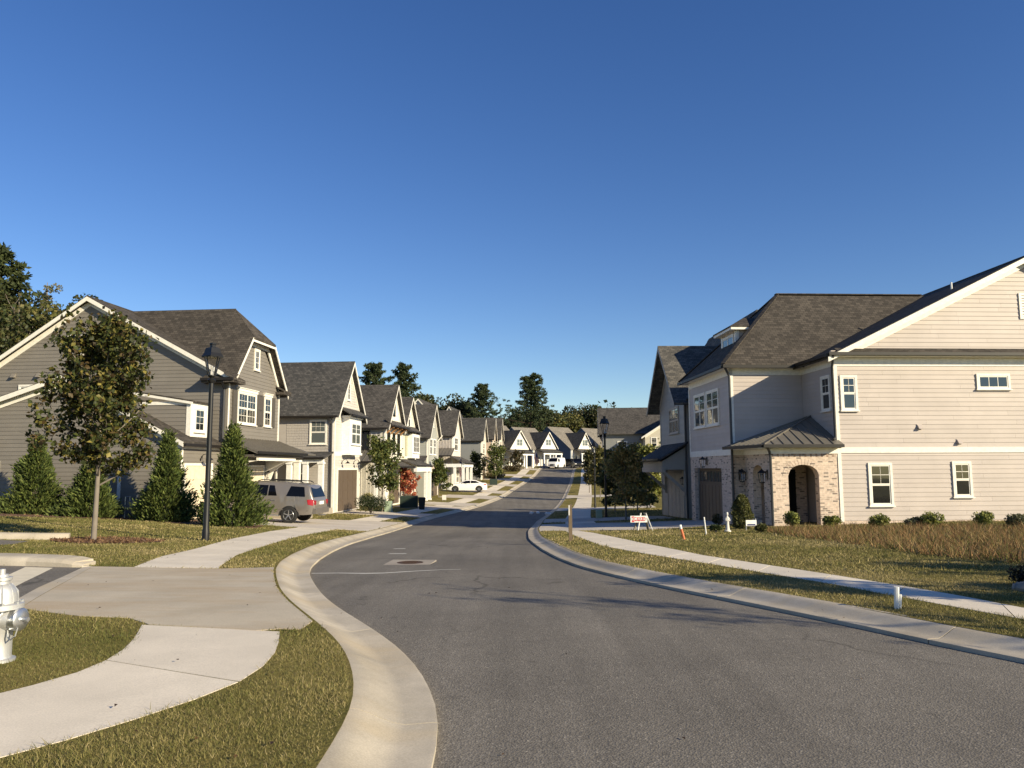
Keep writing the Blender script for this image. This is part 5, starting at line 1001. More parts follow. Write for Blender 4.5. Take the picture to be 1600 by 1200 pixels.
# ------------------------------------------------------------------ street furniture
def lamp_post(label, base, h, group='black street lamps'):
    root = empty('street_lamp', base, R(12), label=label, cat='street lamp', group=group); k = h/4.7
    mb = MB(); mb.lathe([(.0, -.1), (.095, -.1), (.095, .25), (.078, .32), (.072, 1.2), (.068, 1.25), (.062, h-.95*k), (.0, h-.94*k)], 16); mb.build('post', 'blackmetal', root, smooth=True)
    z = h-.95*k; mb = MB(); mb.lathe([(.065, z-.02), (.10, z+.02), (.11, z+.06), (.07, z+.10), (.05, z+.13), (.10*k, z+.17), (.10*k, z+.20), (.02, z+.2)], 14); hd = mb.build('lantern_base', 'blackmetal', root, smooth=True)
    z0, z1 = z+.20, z+.62*k; r0, r1 = .10*k, .215*k; cor = lambda r, i, zz: (r*math.cos(R(45+90*i))*1.0, r*math.sin(R(45+90*i)), zz)
    for i in range(4):
        mb = MB(); mb.beam(cor(r0, i, z0), cor(r1, i, z1), .026, .026); mb.build('lantern_rib', 'blackmetal', root)
        mb = MB(); q = [np.array(cor(r0-.012, i, z0)), np.array(cor(r0-.012, i+1, z0)), np.array(cor(r1-.012, i+1, z1)), np.array(cor(r1-.012, i, z1))]; c = sum(q)/4; mb.add(q, [(0, 1, 2, 3)]); mb.build('glass_pane', 'clearglass', root)
    mb = MB(); mb.lathe([(r1+.035, z1-.02), (r1+.042, z1+.02), (r1*.92, z1+.10*k), (r1*.75, z1+.22*k), (r1*.32, z1+.24*k), (r1*.30, z1+.30*k), (r1*.36, z1+.31*k), (r1*.36, z1+.35*k), (.0, z1+.36*k)], 4); o = mb.build('lantern_roof', 'blackmetal', root); o.rotation_euler = (0, 0, 0)
    mb = MB(); mb.lathe([(.05, z0), (.05, z0+.08), (.03, z0+.1), (.035, z0+.24), (.0, z0+.26)], 10); mb.build('lamp_bulb', 'chalk', root, smooth=True)
    return root
lb = G(321, 844.5); hL = (AT(332, 537, lb.y).z - lb.z); lamp_post('black lantern street lamp standing on the lawn beside the left sidewalk', lb, hL)
lr = G(947, 808.5); hR = (AT(949, 651, lr.y).z - lr.z); lamp_post('black lantern street lamp by the shaded driveway on the right', lr, hR)
l3 = G(930, 793.5); h3 = AT(930, 690, l3.y).z - l3.z; lamp_post('thin far street lamp just left of the shaded right-hand one', l3, h3)

# fire hydrant
hb = G(-2, 1033); hr = empty('fire_hydrant', (hb.x - .02, hb.y, hb.z), R(-6), label='silver painted fire hydrant on the grass at the left edge', cat='hydrant')
k = .88; mb = MB(); mb.lathe([(.0, -.05), (.13, -.05), (.13, .02), (.105, .03), (.1, .05), (.098, .30), (.108, .32), (.108, .44), (.10, .455), (.0, .46)], 22); mb.v = [(x, y, z*k) for x, y, z in mb.v]; mb.build('barrel', 'silver', hr, smooth=True)
mb = MB(); mb.lathe([(.155, .445), (.165, .45), (.165, .49), (.155, .495), (.12, .50), (.118, .55), (.108, .60), (.085, .645), (.06, .665), (.058, .69), (.075, .695), (.075, .72), (.05, .725), (.045, .745), (.025, .75), (.025, .79), (.0, .795)], 22); mb.v = [(x, y, z*k) for x, y, z in mb.v]; bn = mb.build('bonnet', 'silver', hr, smooth=True)
for i in range(8):
    a = math.pi/4*i; mb = MB(); mb.lathe([(.016, .44*k), (.016, .512*k), (0, .512*k)], 6, (.145*math.cos(a), .145*math.sin(a), 0)); mb.build('flange_bolt', 'alum', hr)
    mb = MB(); mb.tube([(.118*math.cos(a), .118*math.sin(a), .50*k), (.112*math.cos(a), .112*math.sin(a), .59*k), (.07*math.cos(a), .07*math.sin(a), .66*k)], [.009, .009, .005], 5); mb.build('bonnet_rib', 'silver', bn)
for ax, r, ln in (((1, 0, 0), .072, .135), ((-1, 0, 0), .06, .13), ((0, -1, 0), .06, .13)):
    mb = MB(); mb.lathe([(r*1.25, .05), (r*1.15, .12), (r, .135), (r, ln-.02), (r*1.02, ln-.01)], 18, (0, 0, .36*k), ax); nz = mb.build('nozzle', 'silver', hr, smooth=True)
    mb = MB(); mb.lathe([(r*1.12, ln-.01), (r*1.2, ln), (r*1.2, ln+.05), (r*1.05, ln+.06), (r*.35, ln+.065), (.018, ln+.066), (.018, ln+.11), (0, ln+.11)], 18, (0, 0, .36*k), ax); mb.build('nozzle_cap', 'alum', nz, smooth=True)
mb = MB(); mb.tube([(.20, -.05, .30*k), (.19, -.06, .23*k), (.16, -.07, .2*k), (.13, -.06, .22*k), (.11, -.04, .28*k)], .006, 5); mb.build('cap_chain', 'alum', hr)

# sale sign: plank A-frame with a red arrow
sb = G(1003, 829); rt = empty('sale_sign', sb, R(4), label='white folding sale sign with a red arrow on the right lawn', cat='sign'); sc = 1/ (FPX/sb.y)
pw, ph = 26*sc, 10*sc; z0 = 12.5*sc
mb = MB(); mb.box(-pw*.68, pw*.32, -.03, .0, z0, z0+ph); pn = mb.build('sign_panel', 'white', rt)
mb = MB(); f = Fr((-pw*.68, -.034, z0), (1, 0, 0), (0, -1, 0)); mb.ext(f, [(pw*.06, ph*.08), (pw*.22, ph*.08), (pw*.22, ph*.2), (pw*.82, ph*.2), (pw*.82, ph*.16), (pw*.96, ph*.52), (pw*.82, ph*.88), (pw*.82, ph*.82), (pw*.22, ph*.82), (pw*.22, ph*.92), (pw*.06, ph*.92), (pw*.12, ph*.5)], 0, .004); mb.build('red_arrow', 'red', pn)
def lettering(txt, size, parent, loc, mat, rot=(R(90), 0, 0), name='lettering', sx=1.):
    cu = bpy.data.curves.new('t', 'FONT'); cu.body = txt; cu.size = size; cu.extrude = .002; cu.align_x = 'CENTER'; cu.align_y = 'CENTER'; cu.offset = size*.02
    to = bpy.data.objects.new('t', cu); COL.objects.link(to); bpy.context.view_layer.update(); me = bpy.data.meshes.new_from_object(to.evaluated_get(bpy.context.evaluated_depsgraph_get())); bpy.data.objects.remove(to)
    me.materials.clear(); me.materials.append(MATS[mat]); o = bpy.data.objects.new(name, me); link(o, parent); o.location = loc; o.rotation_euler = rot; o.scale = (sx, 1, 1); return o
lettering('HOME FOR SALE', ph*.62, pn, (-pw*.68+pw*.535, -.042, z0+ph*.51), 'white', sx=.56)
for i, (xa, xb, yy, m) in enumerate([(-.05, -.17, .28, 'stone'), (-.05, -.12, -.05, 'white'), (.17, .29, -.05, 'white'), (.12, .22, .28, 'stone')]):
    mb = MB(); mb.beam((xa*.9+.02, .02, z0+ph+.1), (xb*1.4, yy, .0), .05 if m == 'white' else .09, .03); mb.build('leg', m, rt)

# wooden post, stakes, pipes, pedestals
pb = G(891.5, 846); hp = AT(890, 787.5, pb.y).z - pb.z
mb = MB(); mb.hexa([(-.05, -.05, -.1), (.05, -.05, -.1), (.05, .05, -.1), (-.05, .05, -.1), (-.045, -.047, hp-.03), (.047, -.047, hp), (.047, .045, hp), (-.047, .045, hp-.04)]); rp = mb.build('wooden_post', 'weatherwood'); rp.location = pb; tag(rp, 'weathered square wooden post on the grass verge at the bend', 'post')
mb = MB(); mb.box(-.05, -.015, -.053, -.0505, hp*.7, hp*.97); mb.build('bleached_face', 'chalk', rp)
def stake(label, u, v, u2, v2, r, mats, cat='stake'):
    b = G(u, v); t = AT(u2, v2, b.y); d = np.array(t) - np.array(b); rt = empty('marker_stake', b, 0, label=label, cat=cat)
    if len(mats) == 1: mb = MB(); mb.tube([d*-.05, d], r, 8); mb.build('shaft', mats[0], rt)
    else:
        mb = MB(); mb.tube([d*-.05, d*.72], r, 8); mb.build('shaft', mats[0], rt); mb = MB(); mb.tube([d*.721, d], r*1.02, 8); mb.build('cap', mats[1], rt)
stake('leaning orange stake with a white cap on the right lawn', 1069, 843, 1062.5, 820, .036, ['orange', 'plastic']); stake('thin leaning white stake beside the brick house driveway', 1103.5, 835.5, 1100, 808, .022, ['plastic'])
stake('taller of two white plastic pipe stubs by the right curb', 1401, 951.5, 1401, 917, .027, ['plastic'], 'pipe'); stake('shorter white plastic pipe stub by the right curb', 1405, 950.5, 1405.5, 928.5, .025, ['plastic'], 'pipe')
def pedestal(name, label, u, v, w, d, h, mat, rz=0., cat='utility box'):
    b = G(u, v); rt = empty(name, b, rz, label=label, cat=cat); mb = MB(); mb.box(-w/2, w/2, -d/2, d/2, -.1, h*.86); mb.build('cabinet', mat, rt)
    mb = MB(); mb.hexa([(-w/2-.02, -d/2-.02, h*.861), (w/2+.02, -d/2-.02, h*.861), (w/2+.02, d/2+.02, h*.861), (-w/2-.02, d/2+.02, h*.861), (-w/2+.04, -d/2+.05, h), (w/2-.04, -d/2+.05, h), (w/2-.04, d/2-.05, h), (-w/2+.04, d/2-.05, h)]); mb.build('lid', mat, rt)
    mb = MB(); mb.box(-w/2-.06, w/2+.06, -d/2-.06, d/2+.06, -.1, .03); mb.build('pad', 'pad', rt); mb = MB(); mb.box(-w*.3, w*.3, -d/2-.008, -d/2-.001, h*.2, h*.7); mb.build('panel', mat, rt)
pedestal('utility_box', 'pale green utility pedestal under yellow flowers on the left', 607, 800, .5, .5, .78, 'utilgreen')
pedestal('utility_box', 'pale green utility pedestal beside the shaded right lamp', 936, 810, .34, .34, .5, 'utilgreen')
pedestal('transformer_box', 'dark green transformer box below the red tree', 639, 793.5, 1.45, 1.0, .98, 'darkgreen', .1); pedestal('transformer_box', 'small dark green box on the lawn beyond the white car', 771, 758, 1.0, .9, .85, 'darkgreen', .1)
b = G(659, 796); rt = empty('trash_bin', b, .2, label='black upright bin at the end of the driveway below the red tree', cat='bin'); mb = MB(); mb.hexa([(-.2, -.2, 0), (.2, -.2, 0), (.2, .2, 0), (-.2, .2, 0), (-.27, -.27, .85), (.27, -.27, .85), (.27, .27, .85), (-.27, .27, .85)]); mb.build('bin_body', 'rubber', rt); mb = MB(); mb.hexa([(-.3, -.3, .851), (.3, -.3, .851), (.3, .3, .851), (-.3, .3, .851), (-.22, -.22, .96), (.22, -.22, .96), (.22, .22, .96), (-.22, .22, .96)]); mb.build('lid', 'rubber', rt)
b = G(694, 783); rt = empty('yard_sign', b, .1, label='small pale yard sign on the lawn left of the white car', cat='sign'); mb = MB(); mb.box(-.2, .2, -.02, .0, .12, .6); mb.build('sign_panel', 'chalk', rt); mb = MB(); mb.box(-.16, -.14, .001, .02, -.05, .5); mb.box(.14, .16, .001, .02, -.05, .5); mb.build('wire_leg', 'alum', rt)
# builder's sign in front of the brick porch
b = G(1174, 829); sc = b.y/FPX; rt = empty('builder_sign', b, .05, label='small white builder sign by the conical shrub before the brick porch', cat='sign'); w, h = 16.5*sc, 9*sc; z0 = 7*sc
mb = MB(); mb.box(-w/2, w/2, -.02, 0, z0, z0+h); pn = mb.build('sign_panel', 'white', rt); mb = MB(); mb.box(-w*.38, w*.38, -.024, -.0205, z0+h*.08, z0+h*.34); mb.build('blue_band', 'flagblue', pn)
mb = MB(); mb.box(-w/2, -w/2+.03, 0.001, .03, -.05, z0+h); mb.box(w/2-.03, w/2, .001, .03, -.05, z0+h+.05); mb.build('leg', 'alum', rt)
# garden statue
b = G(1137, 831); sc = b.y/FPX; rt = empty('garden_statue', b, .2, label='white robed garden statue at the corner of the shaded garage', cat='statue'); q = 31*sc/1.0
mb = MB(); mb.lathe([(.17, 0), (.17, .06), (.12, .08), (.10, .12), (0, .12)], 12); mb.v = [(x*q, y*q, z*q) for x, y, z in mb.v]; mb.build('plinth', 'chalk', rt, smooth=True)
mb = MB(); mb.lathe([(.0, .12), (.105, .12), (.095, .2), (.075, .42), (.085, .55), (.095, .64), (.07, .73), (.035, .77), (.032, .79), (.055, .83), (.06, .9), (.04, .965), (0, .98)], 14); mb.tube([(.08, -.02, .68), (.11, -.06, .56), (.03, -.1, .55)], [.035, .03, .02], 7); mb.tube([(-.08, -.02, .68), (-.11, -.06, .56), (-.02, -.1, .56)], [.035, .03, .02], 7); mb.v = [(x*q, y*q, z*q) for x, y, z in mb.v]; mb.build('figure', 'chalk', rt, smooth=True)
# gas meter by the taupe house
b = AT(207, 806, 32.3); b.z = Tz(b.x, b.y); rt = empty('gas_meter', b, .1, label='grey gas meter on pipes against the taupe house wing', cat='meter')
mb = MB(); mb.box(-.2, .2, -.12, .12, .38, .72); mb.lathe([(.13, 0), (.13, .06), (0, .06)], 14, (0, -.12, .55), (0, -1, 0)); mb.build('meter_body', 'stone', rt); mb = MB(); mb.tube([(.14, 0, 0), (.14, 0, .4)], .03, 8); mb.tube([(-.14, 0, .7), (-.14, 0, .9), (-.32, 0, .9), (-.32, 0, 0)], .025, 8); mb.tube([(.14, 0, .7), (.14, 0, .95), (.14, .2, .95)], .025, 8); mb.build('pipe', 'alum', rt); mb = MB(); mb.lathe([(.09, 0), (.11, .04), (.04, .08), (0, .09)], 12, (-.32, 0, .45), (0, -1, 0)); mb.build('regulator', 'stone', rt, smooth=True)

# ------------------------------------------------------------------ flags
def flag(label, u, v, Y, sc=1.):
    p = AT(u, v, Y); rt = empty('flag', p, R(-20), label=label, cat='flag', group='flags on porches'); mb = MB(); mb.tube([(0, 0, 0), (.5*sc, -.2*sc, .95*sc)], .02, 6); mb.build('pole', 'white', rt)
    # stripes hang from the raised pole
    a = np.array([.12, -.05, .25])*sc; bq = np.array([.5, -.2, .95])*sc
    for i in range(13):
        t0, t1 = i/13, (i+1)/13; p0, p1 = a+(bq-a)*t0, a+(bq-a)*t1; V = []
        for k in range(7):
            s = k/6; dr = np.array([.55*s*sc*.55, .04*math.sin(6*s), -1.35*s*sc]); V += [p0+dr, p1+dr]
        mb = MB(); mb.add(V, [(2*k, 2*k+1, 2*k+3, 2*k+2) for k in range(6)]); mb.build('stripe', 'flagred' if i % 2 == 0 else 'flagwhite', rt)
    V = []
    for k in range(4): s = k/6; dr = np.array([.55*s*sc*.55, .04*math.sin(6*s)-.012, -1.35*s*sc]); V += [a+(bq-a)*.46+dr, bq+dr]
    mb = MB(); mb.add(V, [(2*k, 2*k+1, 2*k+3, 2*k+2) for k in range(3)]); mb.build('canton', 'flagblue', rt)
flag('striped flag hanging on the porch of the blush house behind the white car', 714, 730, 95.5, 1.25); flag('striped flag on the porch of the middle far cottage', 834, 717, 158, 1.5)

# ------------------------------------------------------------------ vehicles
def car(name, label, loc, rz, top, W, belt, roofH, zb, arches, wr, paint, wins, kind='suv', group=None, cat='car', glassX=None, tumble=.80, pitch=0.):
    rt = empty(name, loc, rz, label=label, cat=cat, group=group); rt.rotation_euler = (0, pitch, rz)
    tx = [p[0] for p in top]; tz = [p[1] for p in top]; x0, x1 = tx[0], tx[-1]
    def ztop(x): return float(np.interp(x, tx, tz))
    def hw(x, z):
        e = max(0, abs(x-(x0+x1)/2) - ((x1-x0)/2-.55))/.55; w = W/2*(1-.13*e**2.2)
        if z <= belt: k = (z-zb)/(belt-zb); return w*(.95+.05*math.sin(math.pi*min(1, max(0, k*.75+.2))))
        k = min(1, (z-belt)/(roofH-belt)); return w*(.985-(.985-tumble)*k**1.15)
    def zbot(x):
        z = zb
        for a in arches:
            if abs(x-a) < wr+.07: z = max(z, wr*.92+math.sqrt(max(0, (wr+.07)**2-(x-a)**2)))
        e = max(0, (x0+.5)-x, x-(x1-.5)); return max(z, zb+.12*e)
    xs = sorted(set([round(x, 3) for x in np.linspace(x0, x1, 44)] + [round(a+(wr+.07)*math.cos(t), 3) for a in arches for t in np.linspace(0, math.pi, 15)] + [round(t, 3) for t in tx]))
    V = []; K = 13
    for x in xs:
        zt, z0 = ztop(x), min(zbot(x), ztop(x)-.12); rr = min(.09, (zt-z0)*.4); half = []
        for t in np.linspace(0, 1, 8): z = z0+(zt-rr-z0)*t; half.append((hw(x, z), z))
        we = hw(x, zt-rr); half += [(we-.02, zt-rr*.45), (we-.07, zt-rr*.1), (we*.75, zt+.005), (we*.4, zt+.015), (0, zt+.018)]
        V += [(x, w, z) for w, z in half] + [(x, -w, z) for w, z in half[-2::-1]]
    M = 2*K-1; n = len(xs); Fq = [(i*M+j, i*M+j+1, (i+1)*M+j+1, (i+1)*M+j) for i in range(n-1) for j in range(M-1)] + [tuple(range(M)), tuple(range((n-1)*M, n*M))]
    Fq += [(i*M, (i+1)*M, (i+1)*M+M-1, i*M+M-1) for i in range(n-1)]
    mb = MB(); mb.add(V, Fq); body = mb.build('body', paint, rt, smooth=True)
    def patch(nm, quad, mat, sides=(1, -1), o=.006, th=.0):
        for s in sides:
            q = [np.array(p, float) for p in quad]; V = []; k = 5
            for i in range(k):
                for j in range(k):
                    a, b = i/(k-1), j/(k-1); p = (q[0]*(1-a)+q[1]*a)*(1-b)+(q[3]*(1-a)+q[2]*a)*b; V.append((p[0], s*(hw(p[0], p[1])+o), p[1]))
            mb = MB(); mb.add(V, [(i*k+j, i*k+j+1, (i+1)*k+j+1, (i+1)*k+j) for i in range(k-1) for j in range(k-1)]); mb.build(nm, mat, rt, smooth=True)
    for q in wins: patch('side_window', q, 'carglass')
    def cross(nm, xa, xb, wa, wb, mat, o=.012):
        V = []; k = 7
        for i in range(k):
            x = xa+(xb-xa)*i/(k-1); z = ztop(x); w = wa+(wb-wa)*i/(k-1)
            for j in range(7): y = -w+2*w*j/6; V.append((x, y, z+o+.012*(1-(j-3)**2/9)))
        mb = MB(); mb.add(V, [(i*7+j, i*7+j+1, (i+1)*7+j+1, (i+1)*7+j) for i in range(k-1) for j in range(6)]); mb.build(nm, mat, rt, smooth=True)
    for nm, xa, xb, wa, wb in glassX or []: cross(nm, xa, xb, wa, wb, 'carglass', .022)
    for a in arches:
        for s in (1, -1):
            c = (a, s*(W/2-.07), wr); ax = (0, s, 0)
            mb = MB(); mb.lathe([(wr*.62, -.10), (wr*.9, -.11), (wr, -.07), (wr, .07), (wr*.93, .105), (wr*.66, .11), (wr*.62, .09)], 26, c, ax); wh = mb.build('wheel', 'rubber', rt, smooth=True)
            mb = MB(); mb.lathe([(0, -.02), (wr*.6, -.02), (wr*.66, .1), (wr*.63, .11), (wr*.56, .06), (wr*.54, .02), (0, .02)], 24, c, ax); mb.build('rim', 'alum', wh, smooth=True)
            for i in range(5):
                t = 2*math.pi*i/5+.3; mb = MB(); mb.beam((c[0], c[1]+s*.06, c[2]), (c[0]+math.cos(t)*wr*.6, c[1]+s*.075, c[2]+math.sin(t)*wr*.6), .04, .11, up=(0, 1, 0)); mb.build('spoke', 'alum', wh)
            mb = MB(); mb.lathe([(wr*.16, .0), (wr*.15, .085), (0, .09)], 10, c, ax); mb.build('hub', 'alum', wh)
            mb = MB(); mb.tube([(a+(wr+.055)*math.cos(t), s*(hw(a, wr)-.06), wr*.92+(wr+.055)*math.sin(t)) for t in np.linspace(0, math.pi, 11)], .09, 6); mb.build('wheel_well', 'rubber', rt)
    return rt, patch, hw, ztop
SB = G(478, 818.5); ang = -math.atan(.097)
# parked nose to the garage: forward is local -x of the house frame
ex = np.array([math.cos(ang), math.sin(ang)]); ctr = np.array([SB.x, SB.y]) + ex*-2.1 + np.array([-math.sin(ang), math.cos(ang)])*.55
top = [(-2.58, .78), (-2.56, 1.0), (-2.52, 1.12), (-2.44, 1.25), (-2.24, 1.72), (-2.12, 1.79), (-1.6, 1.83), (-.6, 1.86), (.35, 1.84), (.62, 1.78), (1.32, 1.22), (1.5, 1.17), (2.2, 1.08), (2.45, .98), (2.56, .8)]
wins = [[(-2.12, 1.26), (-1.22, 1.24), (-1.38, 1.70), (-2.02, 1.69)], [(-.78, 1.24), (-.36, 1.23), (-.36, 1.70), (-.60, 1.70)], [(-.31, 1.23), (.36, 1.22), (.36, 1.70), (-.31, 1.70)], [(.44, 1.22), (1.2, 1.19), (.72, 1.62), (.44, 1.70)]]
zc = Tz(ctr[0], ctr[1]); slope = math.atan2(Tz(*(ctr-ex*1.5)) - Tz(*(ctr+ex*1.4)), 2.9)
rt, patch, hw, zt = car('parked_suv', 'taupe sport utility vehicle parked nose-in on the left driveway', (ctr[0], ctr[1], zc+.026), ang+math.pi, top, 1.98, 1.18, 1.86, .42, (-1.42, 1.6), .385, 'paint_taupe', wins, cat='SUV', glassX=[('windshield', .66, 1.30, .72, .84)], pitch=-slope)
mb = MB(); mb.add([(-2.475, -.78, 1.24), (-2.475, .78, 1.24), (-2.26, .68, 1.68), (-2.26, -.68, 1.68)], [(0, 1, 2, 3)]); mb.build('rear_window', 'carglass', rt)
patch('tail_light', [(-2.52, .86), (-2.28, .90), (-2.22, 1.12), (-2.5, 1.14)], 'taillight', o=.012); mb = MB()
for s in (1, -1): mb.box(-2.585, -2.5, s*.80-.07, s*.80+.07, .90, 1.10)
mb.build('tail_light', 'taillight', rt); mb = MB(); mb.box(-2.66, -2.4, -.9, .9, .5, .74); mb.build('rear_bumper', 'paint_taupe', rt); mb = MB(); mb.box(-2.6, -2.575, -.27, .27, .9, 1.05); mb.build('license_plate', 'white', rt)
patch('wheel_flare', [(-1.95, .62), (-1.80, .62), (-1.66, .86), (-1.74, .90)], 'paint_taupe', o=.03); patch('body_crease', [(-2.3, .60), (2.0, .60), (2.0, .635), (-2.3, .635)], 'greymetal', o=.012)
for s in (1, -1):
    mb = MB(); mb.beam((-.95, s*.99, .36), (1.05, s*.99, .36), .16, .06); mb.build('running_board', 'alum', rt)
    mb = MB(); mb.tube([(-1.9, s*.66, 1.86), (-1.75, s*.66, 1.93), (.1, s*.66, 1.935), (.3, s*.66, 1.86)], .025, 6); mb.build('roof_rail', 'rubber', rt)
    for hx in (-.62, .5): mb = MB(); mb.box(hx-.11, hx+.11, s*(hw(hx, 1.04))-.01, s*(hw(hx, 1.04))+.03, 1.02, 1.06); mb.build('door_handle', 'alum', rt)
    for hx in (-.84, .40, 1.3): mb = MB(); mb.beam((hx-.004, s*(hw(hx, .5)+.001), .5), (hx-.004, s*(hw(hx, 1.18)+.001), 1.18), .012, .004); mb.build('door_seam', 'rubber', rt)
    mb = MB(); mb.lathe([(.0, 0), (.1, .02), (.11, .1), (.06, .16), (0, .17)], 8, (1.15, s*1.02, 1.2), (0, s, .2)); mb.build('side_mirror', 'paint_taupe', rt, smooth=True)
mb = MB(); mb.tube([(-2.62, -.55, .38), (-2.3, -.5, .38)], .035, 8); mb.build('tailpipe', 'alum', rt)
# white saloon in a driveway up the row
p = G(733, 769.5); ctr = np.array([p.x-.25, p.y+.9]); top = [(-2.35, .68), (-2.32, .92), (-2.2, 1.02), (-1.75, 1.07), (-1.05, 1.36), (-.5, 1.43), (.15, 1.40), (1.0, 1.02), (1.25, .97), (2.0, .84), (2.25, .72), (2.36, .55)]
wins = [[(-1.45, 1.06), (-.42, 1.02), (-.42, 1.33), (-1.02, 1.29)], [(-.36, 1.02), (.9, .98), (.18, 1.31), (-.36, 1.33)]]
rt, patch, hw, zt = car('parked_sedan', 'white sedan parked across the lawn in the middle of the left row', (ctr[0], ctr[1], Tz(*ctr)+.02), -math.atan(.1)+math.pi+.12, top, 1.84, .99, 1.42, .2, (-1.4, 1.42), .33, 'paint_white', wins, cat='car', glassX=[('windshield', .24, .98, .6, .74), ('rear_window', -1.7, -1.12, .72, .6)], tumble=.74)
patch('tail_light', [(-2.3, .80), (-1.95, .84), (-1.95, .93), (-2.26, .95)], 'taillight', o=.012)
def far_car(name, label, u, v, rz, top, W, belt, H_, wins, arches, wr, paint, cat, gx):
    p = G(u, v); rt, patch, hw, zt = car(name, label, (p.x, p.y, Tz(p.x, p.y)), rz, top, W, belt, H_, .25, arches, wr, paint, wins, cat=cat, glassX=gx)
    x1 = top[-1][0]; mb = MB()
    for s in (1, -1): mb.box(x1-.1, x1+.02, s*.66-.16, s*.66+.16, .66, .82)
    mb.build('headlight', 'white', rt); mb = MB(); mb.box(x1-.1, x1+.015, -.42, .42, .45, .8); mb.build('grille', 'rubber', rt); return rt
vt = [(-2.6, .8), (-2.58, 1.5), (-2.5, 2.0), (-2.3, 2.1), (1.2, 2.1), (1.45, 2.0), (2.0, 1.28), (2.45, 1.12), (2.6, .9), (2.65, .7)]
far_car('parked_van', 'white van with a dark front parked at the top of the street', 870, 731.5, R(-90)-.45, vt, 2.0, 1.25, 2.1, [[(.6, 1.3), (1.8, 1.28), (1.3, 1.9), (.6, 1.95)]], (-1.6, 1.75), .36, 'paint_white', 'van', [('windshield', 1.47, 2.0, .8, .9)])
pt = [(-2.7, .75), (-2.65, 1.05), (-1.0, 1.1), (-.9, 1.75), (-.6, 1.82), (.5, 1.8), (1.2, 1.2), (2.4, 1.1), (2.7, .9), (2.72, .7)]
far_car('parked_truck', 'black pickup truck at the top of the street right of the van', 901.5, 730.5, R(-90)+.08, pt, 1.95, 1.15, 1.82, [[(-.8, 1.2), (.95, 1.18), (.45, 1.72), (-.7, 1.72)]], (-1.7, 1.75), .4, 'paint_black', 'truck', [('windshield', .55, 1.18, .72, .82)])
bt = [(-2.4, .7), (-2.36, 1.0), (-2.1, 1.55), (-1.8, 1.68), (.2, 1.68), (1.1, 1.1), (2.0, .98), (2.35, .8), (2.4, .6)]
far_car('parked_crossover', 'dark blue crossover half hidden between the van and the pickup', 891, 728.8, R(-35), bt, 1.88, 1.08, 1.68, [[(-2.0, 1.12), (.9, 1.08), (.2, 1.58), (-1.75, 1.6)]], (-1.45, 1.45), .36, 'paint_black', 'car', [('windshield', .26, 1.08, .7, .8)])

# ------------------------------------------------------------------ trees and shrubs
MAPLE = [(.065, .078, .02), (.036, .045, .015), (.14, .125, .03), (.095, .065, .026), (.24, .20, .05), (.045, .034, .017)]
tb = G(146, 845); th = AT(150, 492, tb.y).z - tb.z
tree('maple_tree', 'young maple with bronze-green leaves standing in a mulch ring, front left', tb, th, 2.9, 1.35, .062, 11500, .13, MAPLE, [.3, .27, .16, .12, .06, .09], seed=5, shape='oval', clump=.115, limbs=30, updir=-.5, lean=(.003, 0), rmax=1.42, elev=.45)
THUJA = [(.06, .088, .02), (.088, .118, .027), (.135, .16, .04), (.045, .062, .017)]
for k, (u, v, tu, vt, w, lab) in enumerate([(52, 806, 62, 682, 104, 'leftmost of the broad evergreens along the taupe house wing'), (139, 808, 128, 708, 96, 'broad evergreen half hidden behind the maple trunk'), (258, 811, 263, 672, 92, 'broad evergreen between the gas meter and the cream garage'), (360, 822, 360, 662, 106, 'tallest broad evergreen, beside the parked utility vehicle')]):
    b = G(u, v)
    if k < 3: yy_ = (31.35, 31.1, 30.9)[k]; b = AT(u, v, yy_); b.z = Tz(b.x, b.y)
    sc = b.y/FPX; h = AT(tu, vt, b.y).z - b.z
    conifer('evergreen_shrub', lab, b, h*.94, w*sc*1.28, 17000, THUJA, seed=k, group='broad evergreens along the taupe house', size=.15)
AUT = [(.07, .095, .025), (.10, .12, .03), (.15, .15, .04), (.05, .07, .02)]
RED = [(.42, .10, .06), (.50, .16, .09), (.34, .07, .05), (.46, .22, .10)]
def street_tree(name, label, u, v, vt, w, cols, n=2600, seed=0, cb=.3, group='street trees on the left', size=.2, shape='oval', tr=.05):
    b = G(u, v); sc = b.y/FPX; h = AT(u, vt, b.y).z - b.z
    return tree(name, label, b, h, w*sc, h*cb, tr, n, size, cols, seed=seed, group=group, shape=shape, clump=.2*(h/5), limbs=18)
street_tree('street_tree', 'green street tree in front of the white gabled house', 597, 800, 685, 54, AUT, 3600, 11, .28, size=.2)
street_tree('red_maple', 'small red-leaved maple above the dark transformer box', 637, 788, 735, 34, RED, 2600, 12, .15, size=.17)
street_tree('street_tree', 'green conical street tree standing left of the white sedan', 685, 777, 713, 34, AUT, 2600, 13, .22, size=.24, shape='cone')
street_tree('street_tree', 'dark green street tree just beyond the white sedan', 744, 752, 706, 26, [(.035, .05, .018), (.05, .065, .022)], 1700, 14, .12, size=.3)
street_tree('street_tree', 'bright green street tree right of the dark one up the row', 775, 754, 698, 34, AUT, 2200, 15, .2, size=.3)
street_tree('street_tree', 'brownish street tree before the leftmost far cottage', 806, 733, 707, 24, [(.075, .06, .03), (.10, .075, .035), (.06, .06, .025)], 1300, 16, .1, size=.34)
DK = [(.045, .05, .02), (.065, .065, .024), (.095, .08, .028)]
street_tree('street_tree', 'shaded brown-green tree beside the right-hand lamp post', 978, 812, 695, 66, [(.30, .215, .075), (.36, .25, .09), (.24, .215, .075), (.18, .18, .06)], 4200, 21, .16, group='trees on the right', size=.17)
street_tree('street_tree', 'leafy yellow-green tree behind the shaded one on the right', 1016, 795, 694, 62, [(.22, .24, .06), (.30, .29, .08), (.16, .18, .05)], 4200, 22, .08, group='trees on the right', size=.22)
